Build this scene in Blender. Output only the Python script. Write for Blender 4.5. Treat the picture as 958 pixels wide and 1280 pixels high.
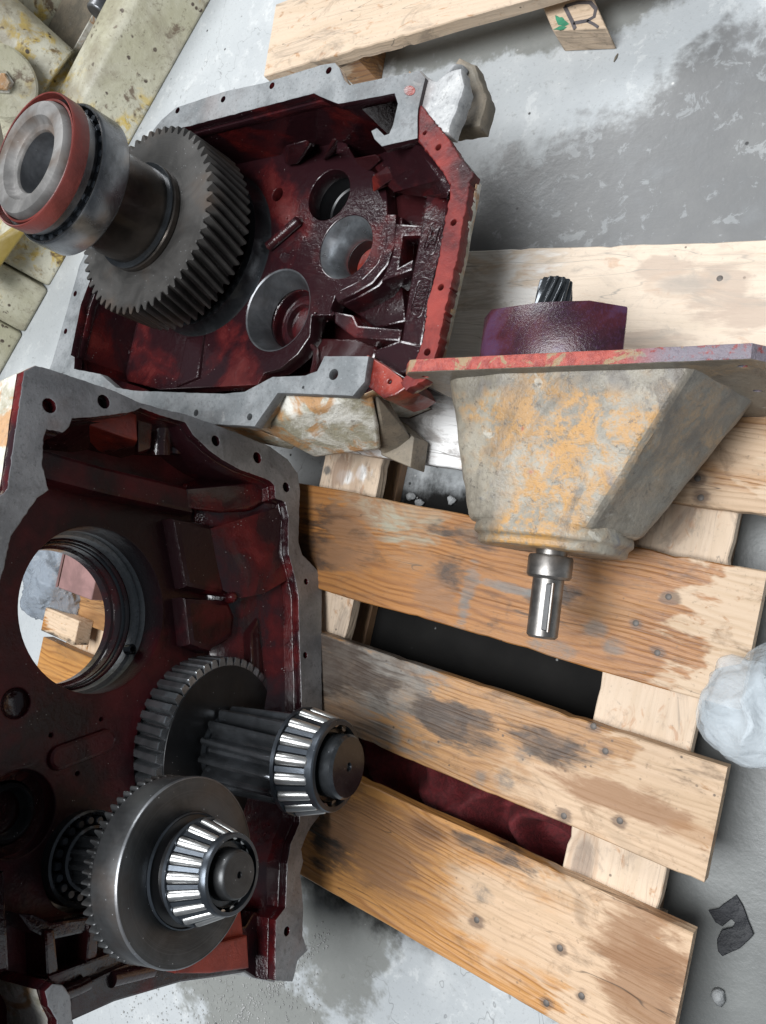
import bpy, bmesh, math, random
from mathutils import Vector, Matrix, noise as mnoise
random.seed(7)
for o in list(bpy.data.objects): bpy.data.objects.remove(o)
sc = bpy.context.scene
COL = sc.collection

# ------------------------------------------------------------------ camera
FPX, CX, CY, HC = 961.0, 479.0, 640.0, 1.0
AX = Vector((-0.80747, -0.16232, 0.56717)).normalized()     # camera space: along the pallet boards, away from the viewer
AY = Vector((-0.21, 1.0, 0.0)); AY.z = -(AX.x*AY.x + AX.y*AY.y)/AX.z; AY.normalize()
AZ = AX.cross(AY)                                             # up
CAM = Vector((0, 0, HC))
def w_dir(x, y, z):
    v = Vector((x, y, z)); return Vector((AX.dot(v), AY.dot(v), AZ.dot(v)))
def ray(px, py): return w_dir((px-CX)/FPX, (py-CY)/FPX, 1.0)
def at(px, py, z=0.0):
    r = ray(px, py); return CAM + r*((z-HC)/r.z)
cd = bpy.data.cameras.new('camera'); cam = bpy.data.objects.new('camera', cd); COL.objects.link(cam)
r_, u_, b_ = w_dir(1, 0, 0), w_dir(0, -1, 0), w_dir(0, 0, -1)
cam.matrix_world = Matrix(((r_.x, u_.x, b_.x, 0), (r_.y, u_.y, b_.y, 0), (r_.z, u_.z, b_.z, HC), (0, 0, 0, 1)))
cd.sensor_fit = 'VERTICAL'; cd.sensor_height = 24; cd.lens = 24*FPX/1280; cd.clip_start = .02; cd.clip_end = 60
sc.camera = cam

# ------------------------------------------------------------------ light (workshop lit by a wide doorway at the far side)
W = bpy.data.worlds.new('World'); sc.world = W; W.use_nodes = True
W.node_tree.nodes['Background'].inputs[0].default_value = (.70, .80, .92, 1)
W.node_tree.nodes['Background'].inputs[1].default_value = .165
def area(name, loc, target, sx, sy, power, col):
    l = bpy.data.lights.new(name, 'AREA'); l.shape = 'RECTANGLE'; l.size = sx; l.size_y = sy; l.energy = power; l.color = col
    o = bpy.data.objects.new(name, l); COL.objects.link(o); o.location = loc
    o.rotation_euler = (Vector(target)-Vector(loc)).to_track_quat('-Z', 'Y').to_euler(); return o
area('doorway_light', (2.7, -3.1, 2.5), (.7, 0, 0), 1.8, 1.2, 105, (.97, .985, 1))
area('roof_light', (.55, .25, 3.2), (.6, .1, 0), 1.9, 1.5, 172, (.95, .975, 1))
vs = sc.view_settings; vs.view_transform = 'Standard'; vs.look = 'None'; vs.exposure = .0; vs.gamma = 1
sc.render.engine = 'CYCLES'; sc.cycles.use_denoising = True; sc.cycles.max_bounces = 8

# ------------------------------------------------------------------ material helpers
class G:
    def __init__(s, name):
        s.m = bpy.data.materials.new(name); s.m.use_nodes = True; s.t = s.m.node_tree
        s.b = s.t.nodes['Principled BSDF']
        s.co = s.t.nodes.new('ShaderNodeTexCoord').outputs['Object']
    def put(s, sock, v):
        if isinstance(v, bpy.types.NodeSocket): s.t.links.new(v, sock)
        elif hasattr(sock.default_value, '__len__') and not hasattr(v, '__len__'): sock.default_value = [v]*len(sock.default_value)
        elif hasattr(v, '__len__') and len(v) == 3 and len(sock.default_value) == 4: sock.default_value = (*v, 1)
        else: sock.default_value = v
    def n(s, typ, **k):
        nd = s.t.nodes.new('ShaderNode'+typ)
        for a, v in k.items():
            if a.startswith('i_'):
                key = a[2:]; s.put(nd.inputs[int(key) if key.isdigit() else key.replace('_', ' ')], v)
            else: setattr(nd, a, v)
        return nd
    def scale(s, sx, sy, sz, off=(0, 0, 0)):
        return s.n('Mapping', i_Vector=s.co, i_Scale=(sx, sy, sz), i_Location=off).outputs[0]
    def noise(s, sc_=5, det=3, rough=.55, dist=0, co=None):
        return s.n('TexNoise', i_Vector=co or s.co, i_Scale=sc_, i_Detail=det, i_Roughness=rough, i_Distortion=dist).outputs[0]
    def vor(s, sc_, feat='F1', co=None, out=0):
        return s.n('TexVoronoi', feature=feat, i_Vector=co or s.co, i_Scale=sc_).outputs[out]
    def math(s, op, a, b=0.0, clamp=False):
        return s.n('Math', operation=op, use_clamp=clamp, i_0=a, i_1=b).outputs[0]
    def step(s, v, lo, hi, a=0.0, b=1.0):
        nd = s.n('MapRange', interpolation_type='SMOOTHSTEP', i_0=v, i_1=lo, i_2=hi, i_3=a, i_4=b); return nd.outputs[0]
    def mix(s, f, a, b):
        nd = s.n('Mix', data_type='RGBA'); s.put(nd.inputs[0], f); s.put(nd.inputs[6], a); s.put(nd.inputs[7], b); return nd.outputs[2]
    def lerp(s, f, a, b):
        nd = s.n('Mix', data_type='FLOAT'); s.put(nd.inputs[0], f); s.put(nd.inputs[2], a); s.put(nd.inputs[3], b); return nd.outputs[0]
    def ramp(s, f, stops):
        nd = s.n('ValToRGB'); s.put(nd.inputs[0], f); e = nd.color_ramp.elements
        while len(e) < len(stops): e.new(.5)
        for el, (p, c) in zip(e, stops): el.position = p; el.color = (*c, 1) if len(c) == 3 else c
        return nd.outputs[0]
    def blob(s, c, rad, nf, amp=.6, soft=.15, ang=0):
        """mask 1 inside an uneven patch centred at c (object space) with radii rad; nf is a noise socket"""
        v = s.n('VectorMath', operation='SUBTRACT', i_0=s.co, i_1=c).outputs[0]
        if ang: v = s.n('VectorRotate', rotation_type='Z_AXIS', i_Vector=v, i_Angle=-ang).outputs[0]
        v = s.n('VectorMath', operation='DIVIDE', i_0=v, i_1=rad).outputs[0]
        d = s.n('VectorMath', operation='LENGTH', i_0=v).outputs[1]
        if not hasattr(s, 'e1'): s.e1 = s.noise(19, 5, .7, .8); s.e2 = s.noise(75, 4, .7)
        d = s.math('ADD', d, s.math('MULTIPLY', s.math('SUBTRACT', nf, .5), amp*1.6))
        d = s.math('ADD', d, s.math('MULTIPLY', s.math('SUBTRACT', s.e1, .5), amp*3.4))
        d = s.math('ADD', d, s.math('MULTIPLY', s.math('SUBTRACT', s.e2, .5), amp*2.2))
        return s.step(d, 1-soft, 1+soft, 1.0, 0.0)
    def mx(s, *a):
        r = a[0]
        for q in a[1:]: r = s.math('MAXIMUM', r, q)
        return r
    def bump(s, h, dist=.002, strength=1.0):
        s.put(s.b.inputs['Normal'], s.n('Bump', i_Height=h, i_Distance=dist, i_Strength=strength).outputs[0])
    def done(s, col=None, rough=None, metal=None, **k):
        if col is not None: s.put(s.b.inputs['Base Color'], col)
        if rough is not None: s.put(s.b.inputs['Roughness'], rough)
        if metal is not None: s.put(s.b.inputs['Metallic'], metal)
        for a, v in k.items(): s.put(s.b.inputs[a.replace('_', ' ')], v)
        return s.m

# ------------------------------------------------------------------ materials
def m_concrete():
    g = G('concrete'); n1 = g.noise(1.6, 5, .6); n2 = g.noise(9, 5, .65); n3 = g.noise(60, 4, .7); n4 = g.noise(3.5, 6, .7, .4)
    g.e1 = g.noise(8, 7, .68, .5); g.e2 = g.noise(40, 4, .6)
    base = g.mix(g.step(n1, .35, .65), (.40, .42, .43), (.47, .49, .495))
    base = g.mix(g.step(n2, .5, .75), base, (.53, .545, .545))
    base = g.mix(g.math('MULTIPLY', g.step(n3, .6, .75), .5), base, (.2, .2, .19))
    P = lambda px, py: at(px, py, -.12)
    def B(px, py, rx, ry, amp=.36, ang=0, soft=.2):
        p = P(px, py); return g.blob((p.x, p.y, -.12), (rx, ry, 9), n4, amp, soft, ang)
    wet = g.mx(B(800, 250, .34, .14), B(900, 190, .14, .2), B(660, 270, .22, .10), B(935, 110, .05, .07), B(740, 290, .34, .05))
    wet2 = g.mx(B(905, 1130, .2, .34, .4), B(930, 760, .05, .2, .3), B(960, 1010, .1, .2, .3))
    oil = g.mx(B(545, 790, .40, .25, .1, 0, .12), B(470, 960, .38, .24, .1, 0, .12))  # shade below the pallet gaps, painted black on the floor; no spill there
    stain = g.mx(B(300, 1245, .22, .10, .5), B(430, 1160, .1, .12, .5), B(640, 40, .3, .05, .5))
    wetv = g.math('MULTIPLY', wet, g.step(n2, .25, .5, .8, 1.0))
    dry = g.math('MULTIPLY', g.step(g.noise(30, 7, .7, .5, co=g.scale(1, 1, 1, (2, 8, 0))), .56, .62), .35)
    wetv = g.math('MULTIPLY', wetv, g.math('SUBTRACT', 1.0, dry))
    base = g.mix(g.step(g.noise(150, 5, .75), .56, .66, 0, .4), base, (.22, .225, .225))
    base = g.mix(g.step(g.noise(24, 7, .75, .3, co=g.scale(1, 1, 1, (5, 5, 0))), .55, .63, 0, .35), base, (.66, .67, .66))
    ck = g.math('ABSOLUTE', g.math('SUBTRACT', g.noise(1.3, 6, .62, .4, co=g.scale(1, 1, 1, (9, 2, 0))), .5)); base = g.mix(g.step(ck, 0, .0016, .55, 0), base, (.12, .12, .12))
    col = g.mix(wetv, base, g.mix(n2, (.125, .127, .13), (.23, .23, .225)))
    col = g.mix(g.math('MULTIPLY', wet2, .93), col, g.mix(n2, (.11, .114, .11), (.19, .195, .185)))
    col = g.mix(g.math('MULTIPLY', stain, .75), col, (.15, .15, .13))
    col = g.mix(oil, col, g.mix(n2, (.006, .006, .006), (.02, .019, .018)))  # the gap shade goes into the floor colour here
    v = g.vor(38); col = g.mix(g.math('MULTIPLY', g.step(v, .05, .10, 1, 0), g.step(n2, .56, .62)), col, (.6, .6, .58))
    v2 = g.vor(26, co=g.scale(1, 1, 1, (3, 5, 1))); col = g.mix(g.math('MULTIPLY', g.step(v2, .05, .09, 1, 0), g.step(n1, .45, .5)), col, (.05, .05, .05))
    g.bump(g.math('ADD', n3, g.math('MULTIPLY', n2, .5)), .0014, .5)
    return g.done(col, g.lerp(oil, g.lerp(g.mx(wet, wet2), g.lerp(n2, .45, .7), g.lerp(n2, .28, .5)), .9), 0, **{'Specular_IOR_Level': g.lerp(oil, .4, .03)})

def m_wood(name, tone=0.0, pale_x=.12, pale_amt=1.0, extra=None, seed=0, grey=0.0, gr=1.0, lite=(.42, .195, .058), dark=(.20, .074, .019), wear=1.0):
    """local x runs along the board from the near sawn end; extra: list of (kind,(x,y),(rx,ry))"""
    g = G(name)
    o = (seed*3.7, seed*1.3, seed*.7)
    g.e1 = g.noise(1, 5, .62, .5, co=g.scale(9, 26, 20, o)); g.e2 = g.noise(1, 4, .6, .4, co=g.scale(24, 90, 60, o))
    wob = g.noise(1, 3, .5, co=g.scale(2.2, 9, 9, o)); fine = g.noise(1, 4, .6, co=g.scale(9, 330, 200, o)); med = g.noise(1, 4, .6, 1, co=g.scale(4, 38, 40, o))
    blot = g.noise(7, 5, .65, .3, co=g.scale(.6, 1.3, 1, o)); drip = g.noise(1, 4, .6, .5, co=g.scale(9, 30, 20, o))
    sep = g.n('SeparateXYZ', i_0=g.co)
    yy = g.math('ADD', sep.outputs[1], g.math('MULTIPLY', wob, .075))
    yy = g.math('ADD', yy, g.math('MULTIPLY', sep.outputs[2], .6))
    big = g.noise(1, 3, .5, co=g.scale(3, 14, 9, (o[0]+4, o[1], o[2])))
    yy = g.math('ADD', yy, g.math('MULTIPLY', g.math('POWER', big, 2), .05))
    ring = g.math('SINE', g.math('MULTIPLY', yy, 720)); ring = g.math('MULTIPLY', g.math('ADD', ring, 1), .5); ring = g.math('POWER', ring, 2.6)
    ring = g.math('MULTIPLY', ring, g.step(g.noise(1, 3, .6, co=g.scale(5, 30, 20, (o[0], o[1]+7, 0))), .3, .62, .15, 1.0))
    dirt = g.noise(34, 6, .72, .6, co=g.scale(.7, 1, 1, o))
    col = g.mix(g.math('MULTIPLY', ring, .75*gr), lite, dark)
    col = g.mix(g.step(fine, .52, .75, 0, .45), col, (.15, .07, .03))
    col = g.mix(g.step(med, .45, .8, 0, .55), col, (.17, .075, .03))
    col = g.mix(g.step(blot, .5, .72, 0, .4), col, (.36, .20, .085))
    pale = g.mix(g.math('MULTIPLY', ring, .35*gr), (.58, .435, .305), (.42, .275, .155))
    pale = g.mix(g.step(med, .45, .7, 0, .5), pale, (.47, .33, .20))
    edge = g.math('ADD', sep.outputs[0], g.math('MULTIPLY', g.math('SUBTRACT', drip, .5), .34))
    pm = g.step(edge, pale_x-.012, pale_x+.02, 1, 0)
    pm = g.math('MULTIPLY', pm, g.step(g.noise(1, 4, .6, .8, co=g.scale(26, 60, 40, (o[0]+9, o[1], 2))), .30, .42))
    pm = g.math('MULTIPLY', pm, pale_amt)
    for k, c, r in (extra or []):
        if k == 'pale': pm = g.math('MAXIMUM', pm, g.math('MULTIPLY', g.blob((c[0], c[1], 0), (r[0], r[1], 1), g.lerp(.5, drip, blot), .6, .45), .75))
    col = g.mix(pm, col, pale)
    col = g.mix(g.step(dirt, .55, .72, 0, .45), col, (.13, .07, .03))
    col = g.mix(g.step(g.noise(120, 4, .7, co=g.scale(1, 1, 1, o)), .60, .72, 0, .5), col, (.10, .07, .045))
    ro = g.lerp(pm, g.lerp(blot, .34, .6), .72)
    for k, c, r in (extra or []):
        if k == 'pale': continue
        b = g.blob((c[0], c[1], 0), (r[0], r[1], 1), g.lerp(.5, blot, drip), .8 if k != 'spot' else .6, .35)
        if k == 'soak': col = g.mix(g.math('MULTIPLY', b, g.step(dirt, .3, .6, .6, .95)), col, (.05, .032, .022))
        if k == 'oil': col = g.mix(g.math('MULTIPLY', b, g.step(drip, .3, .55, .65, .97)), col, (.012, .011, .010))
        if k == 'grey': col = g.mix(g.math('MULTIPLY', b, g.step(blot, .3, .6, .35, .85)), col, g.mix(dirt, (.05, .052, .05), (.25, .255, .24)))
        if k == 'brown': col = g.mix(g.math('MULTIPLY', b, .8), col, (.24, .12, .055))
        if k == 'wine': col = g.mix(g.math('MULTIPLY', b, .6), col, (.11, .03, .025))
        if k == 'spot': col = g.mix(g.math('MULTIPLY', b, g.step(dirt, .4, .6, .15, .7)), col, (.14, .12, .10))
        if k == 'nail': col = g.mix(g.math('MULTIPLY', b, .7), col, (.10, .06, .04))
        if k == 'white': col = g.mix(g.math('MULTIPLY', b, .93), col, (.80, .80, .79))
        if k == 'moss': col = g.mix(g.math('MULTIPLY', b, g.step(drip, .4, .55, .2, .9)), col, (.30, .29, .22))
    crack = g.math('ABSOLUTE', g.math('SUBTRACT', g.noise(1, 2, .5, co=g.scale(3.2, 34, 20, (o[0]+2, o[1]+5, 1))), .5))
    col = g.mix(g.math('MULTIPLY', g.step(crack, .0, .006, 1, 0), g.step(big, .5, .6, 0, .8)), col, (.045, .028, .016))
    kv = g.vor(1, co=g.scale(3.1, 8.5, 1, o)); col = g.mix(g.step(kv, .09, .16, .75, 0), col, (.10, .045, .02)); col = g.mix(g.math('MULTIPLY', g.step(kv, .16, .19, 1, 0), g.step(kv, .12, .15, 0, .5)), col, (.30, .15, .06))
    smear = g.noise(1, 6, .7, 1.0, co=g.scale(7, 16, 10, (o[0]+1, o[1]+3, 0))); col = g.mix(g.step(smear, .53, .68, 0, .6*wear), col, (.075, .043, .024))
    wth = g.noise(6, 6, .7, .7, co=g.scale(.7, 1.6, 1, (o[0]+6, o[1]+2, 0))); col = g.mix(g.step(wth, .54, .70, 0, .35*wear), col, (.26, .19, .125))
    if grey: col = g.mix(grey, col, (.22, .19, .16))
    if tone: col = g.mix(tone, col, (.72, .66, .58))
    v = g.vor(55, co=g.scale(1, 1, 1, o)); col = g.mix(g.math('MULTIPLY', g.step(v, .07, .13, 1, 0), g.step(blot, .5, .62, 0, .8)), col, (.06, .045, .035))
    g.bump(g.math('ADD', g.math('MULTIPLY', ring, .5), g.math('ADD', fine, g.math('MULTIPLY', med, 1.2))), .0012, .8)
    return g.done(col, ro, 0)

def m_red(name, oil=.5, paint=(.30, .038, .02), shift=0.0, spec=.5, ro_=(.52, .2), coat=.5):
    """red primer, more or less covered with black gear oil"""
    g = G(name); o = (shift, shift*2, shift*3)
    big = g.noise(7, 4, .55, .6, co=g.scale(1, 1, 1, o)); mid = g.noise(26, 5, .6, .5, co=g.scale(1, 1, 1, o)); fine = g.noise(240, 3, .6); cast = g.noise(95, 4, .65)
    pc = g.mix(g.step(mid, .35, .7), paint, (paint[0]*.55, paint[1]*.5, paint[2]*.55))
    f = g.math('ADD', g.math('MULTIPLY', g.math('ADD', g.math('MULTIPLY', g.math('SUBTRACT', big, .5), 1.7), .5), .75), g.math('MULTIPLY', mid, .3))
    thr = .78-.52*oil
    om = g.step(f, thr-.10, thr+.10)
    thin = g.step(f, thr-.28, thr)
    col = g.mix(g.math('MULTIPLY', thin, .8), pc, (paint[0]*.44, paint[1]*.36, paint[2]*.5))
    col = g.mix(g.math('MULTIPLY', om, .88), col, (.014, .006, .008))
    v = g.vor(150, co=g.scale(1, 1, 1, o)); dust = g.math('MULTIPLY', g.step(v, .06, .12, 1, 0), g.step(g.noise(40, 2), .56, .62))
    col = g.mix(g.math('MULTIPLY', dust, .75), col, (.45, .42, .4))
    ro = g.lerp(g.mx(om, g.math('MULTIPLY', thin, .75)), *ro_)
    ro = g.lerp(dust, ro, .8)
    g.bump(g.math('ADD', g.math('ADD', cast, g.math('MULTIPLY', fine, .35)), g.math('MULTIPLY', mid, .8)), .0016, .7)
    return g.done(col, ro, 0, **{'Specular_IOR_Level': spec, 'Coat_Weight': g.math('MULTIPLY', om, coat), 'Coat_Roughness': .07})

def m_machined(name, c1=(.20, .215, .22), c2=(.32, .335, .34), rust=.25, metal=.35, ro=(.35, .6)):
    g = G(name); n1 = g.noise(14, 5, .65, .4); n2 = g.noise(60, 4, .65); n3 = g.noise(5, 4, .6)
    col = g.mix(g.step(n1, .35, .65), c1, c2)
    col = g.mix(g.step(n2, .56, .72, 0, .45), col, (.07, .066, .066))
    col = g.mix(g.step(g.noise(8, 6, .72, 1.0, co=g.scale(1, 1, 1, (6, 1, 4))), .54, .7, 0, .35), col, (.085, .08, .08))
    col = g.mix(g.math('MULTIPLY', g.step(g.noise(30, 5, .7, .6, co=g.scale(1, 1, 1, (1, 9, 4))), .62, .7), .3), col, (.36, .355, .34))
    col = g.mix(g.math('MULTIPLY', g.step(n3, .55, .7), rust), col, (.17, .075, .045))
    fg = g.noise(210, 5, .75); col = g.mix(g.step(fg, .54, .66, 0, .5), col, tuple(x*.4 for x in c1)); col = g.mix(g.step(fg, .32, .42, .35, 0), col, tuple(min(1, x*1.5) for x in c2))
    g.bump(g.math('ADD', g.math('ADD', n2, n1), g.math('MULTIPLY', fg, .5)), .0012, .6)
    return g.done(col, g.lerp(n1, *ro), metal)

def m_steel(name, c=(.16, .165, .17), ro=(.22, .42), metal=.9, brown=.2, circ=False):
    g = G(name); n1 = g.noise(18, 5, .65, .5); n2 = g.noise(120, 3, .6); n3 = g.noise(7, 4, .6)
    n4 = g.noise(5, 5, .7, 1.5, co=g.scale(1, 1, 1, (3, 1, 2)))
    col = g.mix(g.step(n1, .3, .7), tuple(x*.5 for x in c), c)
    col = g.mix(g.step(n4, .5, .62, 0, .55), col, tuple(x*.35 for x in c))
    if circ:
        q = g.n('VectorMath', operation='MULTIPLY', i_0=g.co, i_1=(1, 1, 0)).outputs[0]; rad = g.n('VectorMath', operation='LENGTH', i_0=q).outputs[1]
        rn = g.n('TexNoise', noise_dimensions='1D', i_W=g.math('MULTIPLY', rad, 900), i_Scale=1.0, i_Detail=3).outputs[0]
        col = g.mix(g.step(rn, .5, .7, 0, .16), col, tuple(min(1, x*1.9) for x in c)); n2 = g.math('ADD', n2, g.math('MULTIPLY', rn, .7))
    col = g.mix(g.math('MULTIPLY', g.step(n3, .48, .66), brown), col, (.10, .06, .035))
    v = g.vor(130); dr = g.math('MULTIPLY', g.step(v, .05, .1, 1, 0), g.step(n1, .5, .55)); col = g.mix(g.math('MULTIPLY', dr, .6), col, (.6, .62, .65))
    g.bump(g.math('ADD', n1, g.math('MULTIPLY', n2, .4)), .0006, .5)
    return g.done(col, g.lerp(n1, *ro), metal)

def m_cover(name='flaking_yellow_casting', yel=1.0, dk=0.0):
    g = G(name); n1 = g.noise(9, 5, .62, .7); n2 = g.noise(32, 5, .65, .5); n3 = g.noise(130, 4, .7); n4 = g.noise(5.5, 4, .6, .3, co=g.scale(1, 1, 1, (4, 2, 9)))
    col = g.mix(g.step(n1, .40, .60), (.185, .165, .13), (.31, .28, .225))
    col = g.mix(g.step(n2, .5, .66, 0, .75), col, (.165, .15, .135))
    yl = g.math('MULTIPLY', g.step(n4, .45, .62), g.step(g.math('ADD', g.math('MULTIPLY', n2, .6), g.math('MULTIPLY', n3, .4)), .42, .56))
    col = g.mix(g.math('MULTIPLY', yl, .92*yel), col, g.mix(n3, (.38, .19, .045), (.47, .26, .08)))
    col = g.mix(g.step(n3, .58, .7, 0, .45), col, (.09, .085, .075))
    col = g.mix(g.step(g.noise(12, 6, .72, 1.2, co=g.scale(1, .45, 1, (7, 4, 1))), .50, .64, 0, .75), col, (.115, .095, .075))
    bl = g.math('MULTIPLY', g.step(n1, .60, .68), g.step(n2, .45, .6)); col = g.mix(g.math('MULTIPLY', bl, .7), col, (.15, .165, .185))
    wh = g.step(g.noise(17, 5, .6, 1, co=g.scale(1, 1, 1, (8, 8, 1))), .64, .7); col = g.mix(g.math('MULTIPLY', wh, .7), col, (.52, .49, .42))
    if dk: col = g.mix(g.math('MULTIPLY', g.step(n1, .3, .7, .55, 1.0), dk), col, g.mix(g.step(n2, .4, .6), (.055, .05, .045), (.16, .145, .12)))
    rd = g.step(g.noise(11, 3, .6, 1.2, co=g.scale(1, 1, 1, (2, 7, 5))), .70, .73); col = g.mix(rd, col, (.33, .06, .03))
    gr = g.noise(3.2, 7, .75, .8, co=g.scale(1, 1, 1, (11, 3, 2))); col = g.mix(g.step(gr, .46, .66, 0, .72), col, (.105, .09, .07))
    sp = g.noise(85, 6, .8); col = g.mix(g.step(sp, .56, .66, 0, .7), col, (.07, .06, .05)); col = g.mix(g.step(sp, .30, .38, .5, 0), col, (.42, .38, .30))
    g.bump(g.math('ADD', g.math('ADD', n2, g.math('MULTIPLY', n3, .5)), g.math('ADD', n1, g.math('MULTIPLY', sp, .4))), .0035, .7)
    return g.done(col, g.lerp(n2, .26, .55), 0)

def m_flaky_red():
    g = G('chipped_red_flange_paint'); n1 = g.noise(30, 6, .68, .8); n2 = g.noise(90, 5, .7); s = g.n('SeparateXYZ', i_0=g.co)
    col = g.mix(g.step(n2, .4, .6), (.24, .036, .028), (.36, .07, .05))
    col = g.mix(g.step(n1, .52, .58), col, g.mix(n2, (.34, .19, .075), (.20, .17, .12)))
    blue = g.math('MULTIPLY', g.step(s.outputs[0], -.06, -.12), g.step(n2, .35, .5)); col = g.mix(g.math('MULTIPLY', blue, .88), col, (.15, .16, .19))
    col = g.mix(g.step(n2, .6, .72, 0, .6), col, (.14, .07, .06))
    g.bump(g.math('ADD', n1, n2), .004, .8); return g.done(col, g.lerp(n2, .35, .6), 0)

def m_boss():
    g = G('dark_red_boss_paint'); n1 = g.noise(12, 4, .6, .4); n2 = g.noise(300, 3, .7); s = g.n('SeparateXYZ', i_0=g.co)
    col = g.mix(g.step(n1, .35, .65), (.022, .008, .014), (.07, .012, .017))
    col = g.mix(g.step(n2, .5, .65, 0, .5), col, (.05, .02, .05))
    col = g.mix(g.math('MULTIPLY', g.step(n1, .5, .6), .35), col, (.06, .05, .12))
    g.bump(n2, .0008, .7); return g.done(col, g.lerp(n1, .18, .4), 0)

def m_machine():
    g = G('machine_paint'); n1 = g.noise(4.5, 5, .6, .5); n2 = g.noise(22, 5, .65, .4); n3 = g.noise(11, 5, .65, .8, co=g.scale(1, 1, 1, (3, 3, 3)))
    col = g.mix(g.step(n1, .35, .68), (.36, .34, .235), (.54, .52, .42))
    yl = g.math('MULTIPLY', g.step(n1, .52, .60), g.step(n2, .45, .58)); col = g.mix(g.math('MULTIPLY', yl, .85), col, (.52, .36, .05))
    ru = g.math('MULTIPLY', g.step(n3, .55, .62), g.step(n2, .42, .55)); col = g.mix(g.math('MULTIPLY', ru, .85), col, (.09, .05, .03))
    col = g.mix(g.step(g.noise(2.6, 5, .7), .50, .70, 0, .75), col, (.17, .135, .09))
    v = g.vor(42); col = g.mix(g.math('MULTIPLY', g.step(v, .16, .26, 1, 0), g.step(n2, .5, .58)), col, (.06, .042, .03))
    dn = g.noise(70, 6, .78); col = g.mix(g.step(dn, .54, .66, 0, .6), col, (.12, .095, .06)); dl = g.noise(5, 7, .75, .6, co=g.scale(1, 1, 1, (7, 7, 2))); col = g.mix(g.step(dl, .46, .66, 0, .6), col, (.20, .17, .12))
    g.bump(g.math('ADD', n2, n3), .004, .7); return g.done(col, g.lerp(n2, .35, .65), 0)

def m_foot():
    g = G('worn_white_and_ochre_paint'); n1 = g.noise(17, 6, .7, .4); n2 = g.noise(70, 6, .72); n3 = g.noise(20, 4, .6, .8, co=g.scale(1, 1, 1, (5, 1, 2)))
    col = g.mix(g.step(n1, .40, .62), (.30, .275, .20), (.62, .60, .54))
    col = g.mix(g.step(n3, .50, .62, 0, .85), col, (.40, .20, .07))
    col = g.mix(g.step(n2, .55, .7, 0, .6), col, (.13, .11, .09))
    g.bump(g.math('ADD', n1, n2), .004, .7); return g.done(col, g.lerp(n2, .35, .65), 0)

def m_plain(name, c, ro=.5, metal=0, bump=0, sc_=60, var=.35, **k):
    g = G(name); n1 = g.noise(sc_*.3, 5, .6, .4); n2 = g.noise(sc_, 4, .6)
    col = g.mix(g.step(n1, .35, .65), tuple(x*(1-var) for x in c), c)
    if bump: g.bump(g.math('ADD', n1, n2), bump, .8)
    return g.done(col, g.lerp(n2, ro*.75, min(1, ro*1.2)), metal, **k)

M = {}
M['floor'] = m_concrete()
M['red'] = m_red('oily_red_primer', .62, (.12, .0125, .012), ro_=(.34, .11), coat=.6)
M['redblack'] = m_red('black_oil_over_red_primer', .80, shift=3.1, ro_=(.36, .11), coat=.5)
M['red_far'] = m_red('oily_red_primer_upper_half', .68, (.115, .018, .016), 5.3, .5, (.42, .15), .4)
M['web'] = m_red('dusty_maroon_web', .42, (.11, .0125, .016), 11.2, .3, (.5, .3), 0)
M['wallfar'] = m_red('oil_soaked_inner_wall', .68, (.12, .015, .012), 8.4, .5, (.36, .11), .6)
M['orange'] = m_red('clean_red_primer', .34, (.32, .04, .02), 1.7)
M['rim'] = m_red('red_paint_on_rim', .34, (.25, .038, .029), 2.2, .25, (.6, .4), 0)
M['flange'] = m_machined('bare_cast_iron_flange', (.135, .145, .15), (.24, .25, .255), .2, .15, (.5, .75))
M['borering'] = m_machined('turned_bore', (.17, .18, .185), (.27, .28, .285), .15, .35, (.28, .5))
M['flange_near'] = m_machined('greasy_cast_iron_flange', (.19, .193, .2), (.31, .312, .32), .4)
M['rough_iron'] = m_machined('scraped_white_iron', (.30, .305, .31), (.52, .52, .51), .5, .1, (.5, .8))
M['steel'] = m_steel('gear_steel', (.075, .077, .079), (.26, .52), .65, .3, True)
M['steel_far'] = m_steel('dark_gear_steel', (.070, .066, .062), (.36, .6), .3, .5, True)
M['pinion'] = m_steel('oil_black_pinion', (.25, .265, .285), (.12, .26), .85, .05)
M['racemetal'] = m_steel('ground_race', (.36, .365, .375), (.2, .36), 1.0, .15)
M['steel_wet'] = m_steel('oil_wet_tooth_steel', (.42, .44, .46), (.15, .30), .75, .08)
M['steel_oily'] = m_steel('oily_gear_steel', (.085, .092, .10), (.12, .32), .7, .05)
M['bright'] = m_steel('polished_roller_steel', (.58, .58, .57), (.24, .36), .85, 0)
M['race'] = m_steel('bearing_race_steel', (.22, .228, .24), (.26, .46), .7, .25)
M['cage'] = m_steel('blued_cage_steel', (.10, .115, .135), (.22, .4), .75, .05)
M['conerace'] = m_steel('ground_cone_race', (.42, .44, .46), (.22, .36), .8, .1)
M['worn'] = m_steel('worn_shaft_end', (.27, .26, .25), (.42, .7), .4, .75)
M['shaft'] = m_steel('turned_shaft', (.33, .31, .29), (.26, .5), .85, .6)
M['brown_shaft'] = m_steel('stained_shaft', (.13, .11, .095), (.14, .34), .8, .6)
M['seal'] = m_plain('red_rubber_seal', (.165, .034, .027), .42, 0, .002, 40, .45)
M['dark'] = m_plain('black_recess', (.012, .012, .013), .35)  # near-black colour standing in for shade in holes, grooves and gaps
M['darkface'] = m_steel('oil_black_gear_face', (.03, .031, .033), (.25, .45), .4, .1)
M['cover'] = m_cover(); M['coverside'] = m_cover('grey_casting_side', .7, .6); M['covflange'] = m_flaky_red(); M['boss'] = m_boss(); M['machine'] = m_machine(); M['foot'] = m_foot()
M['nail'] = m_plain('nail_head', (.15, .13, .115), .6, .3)
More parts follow.
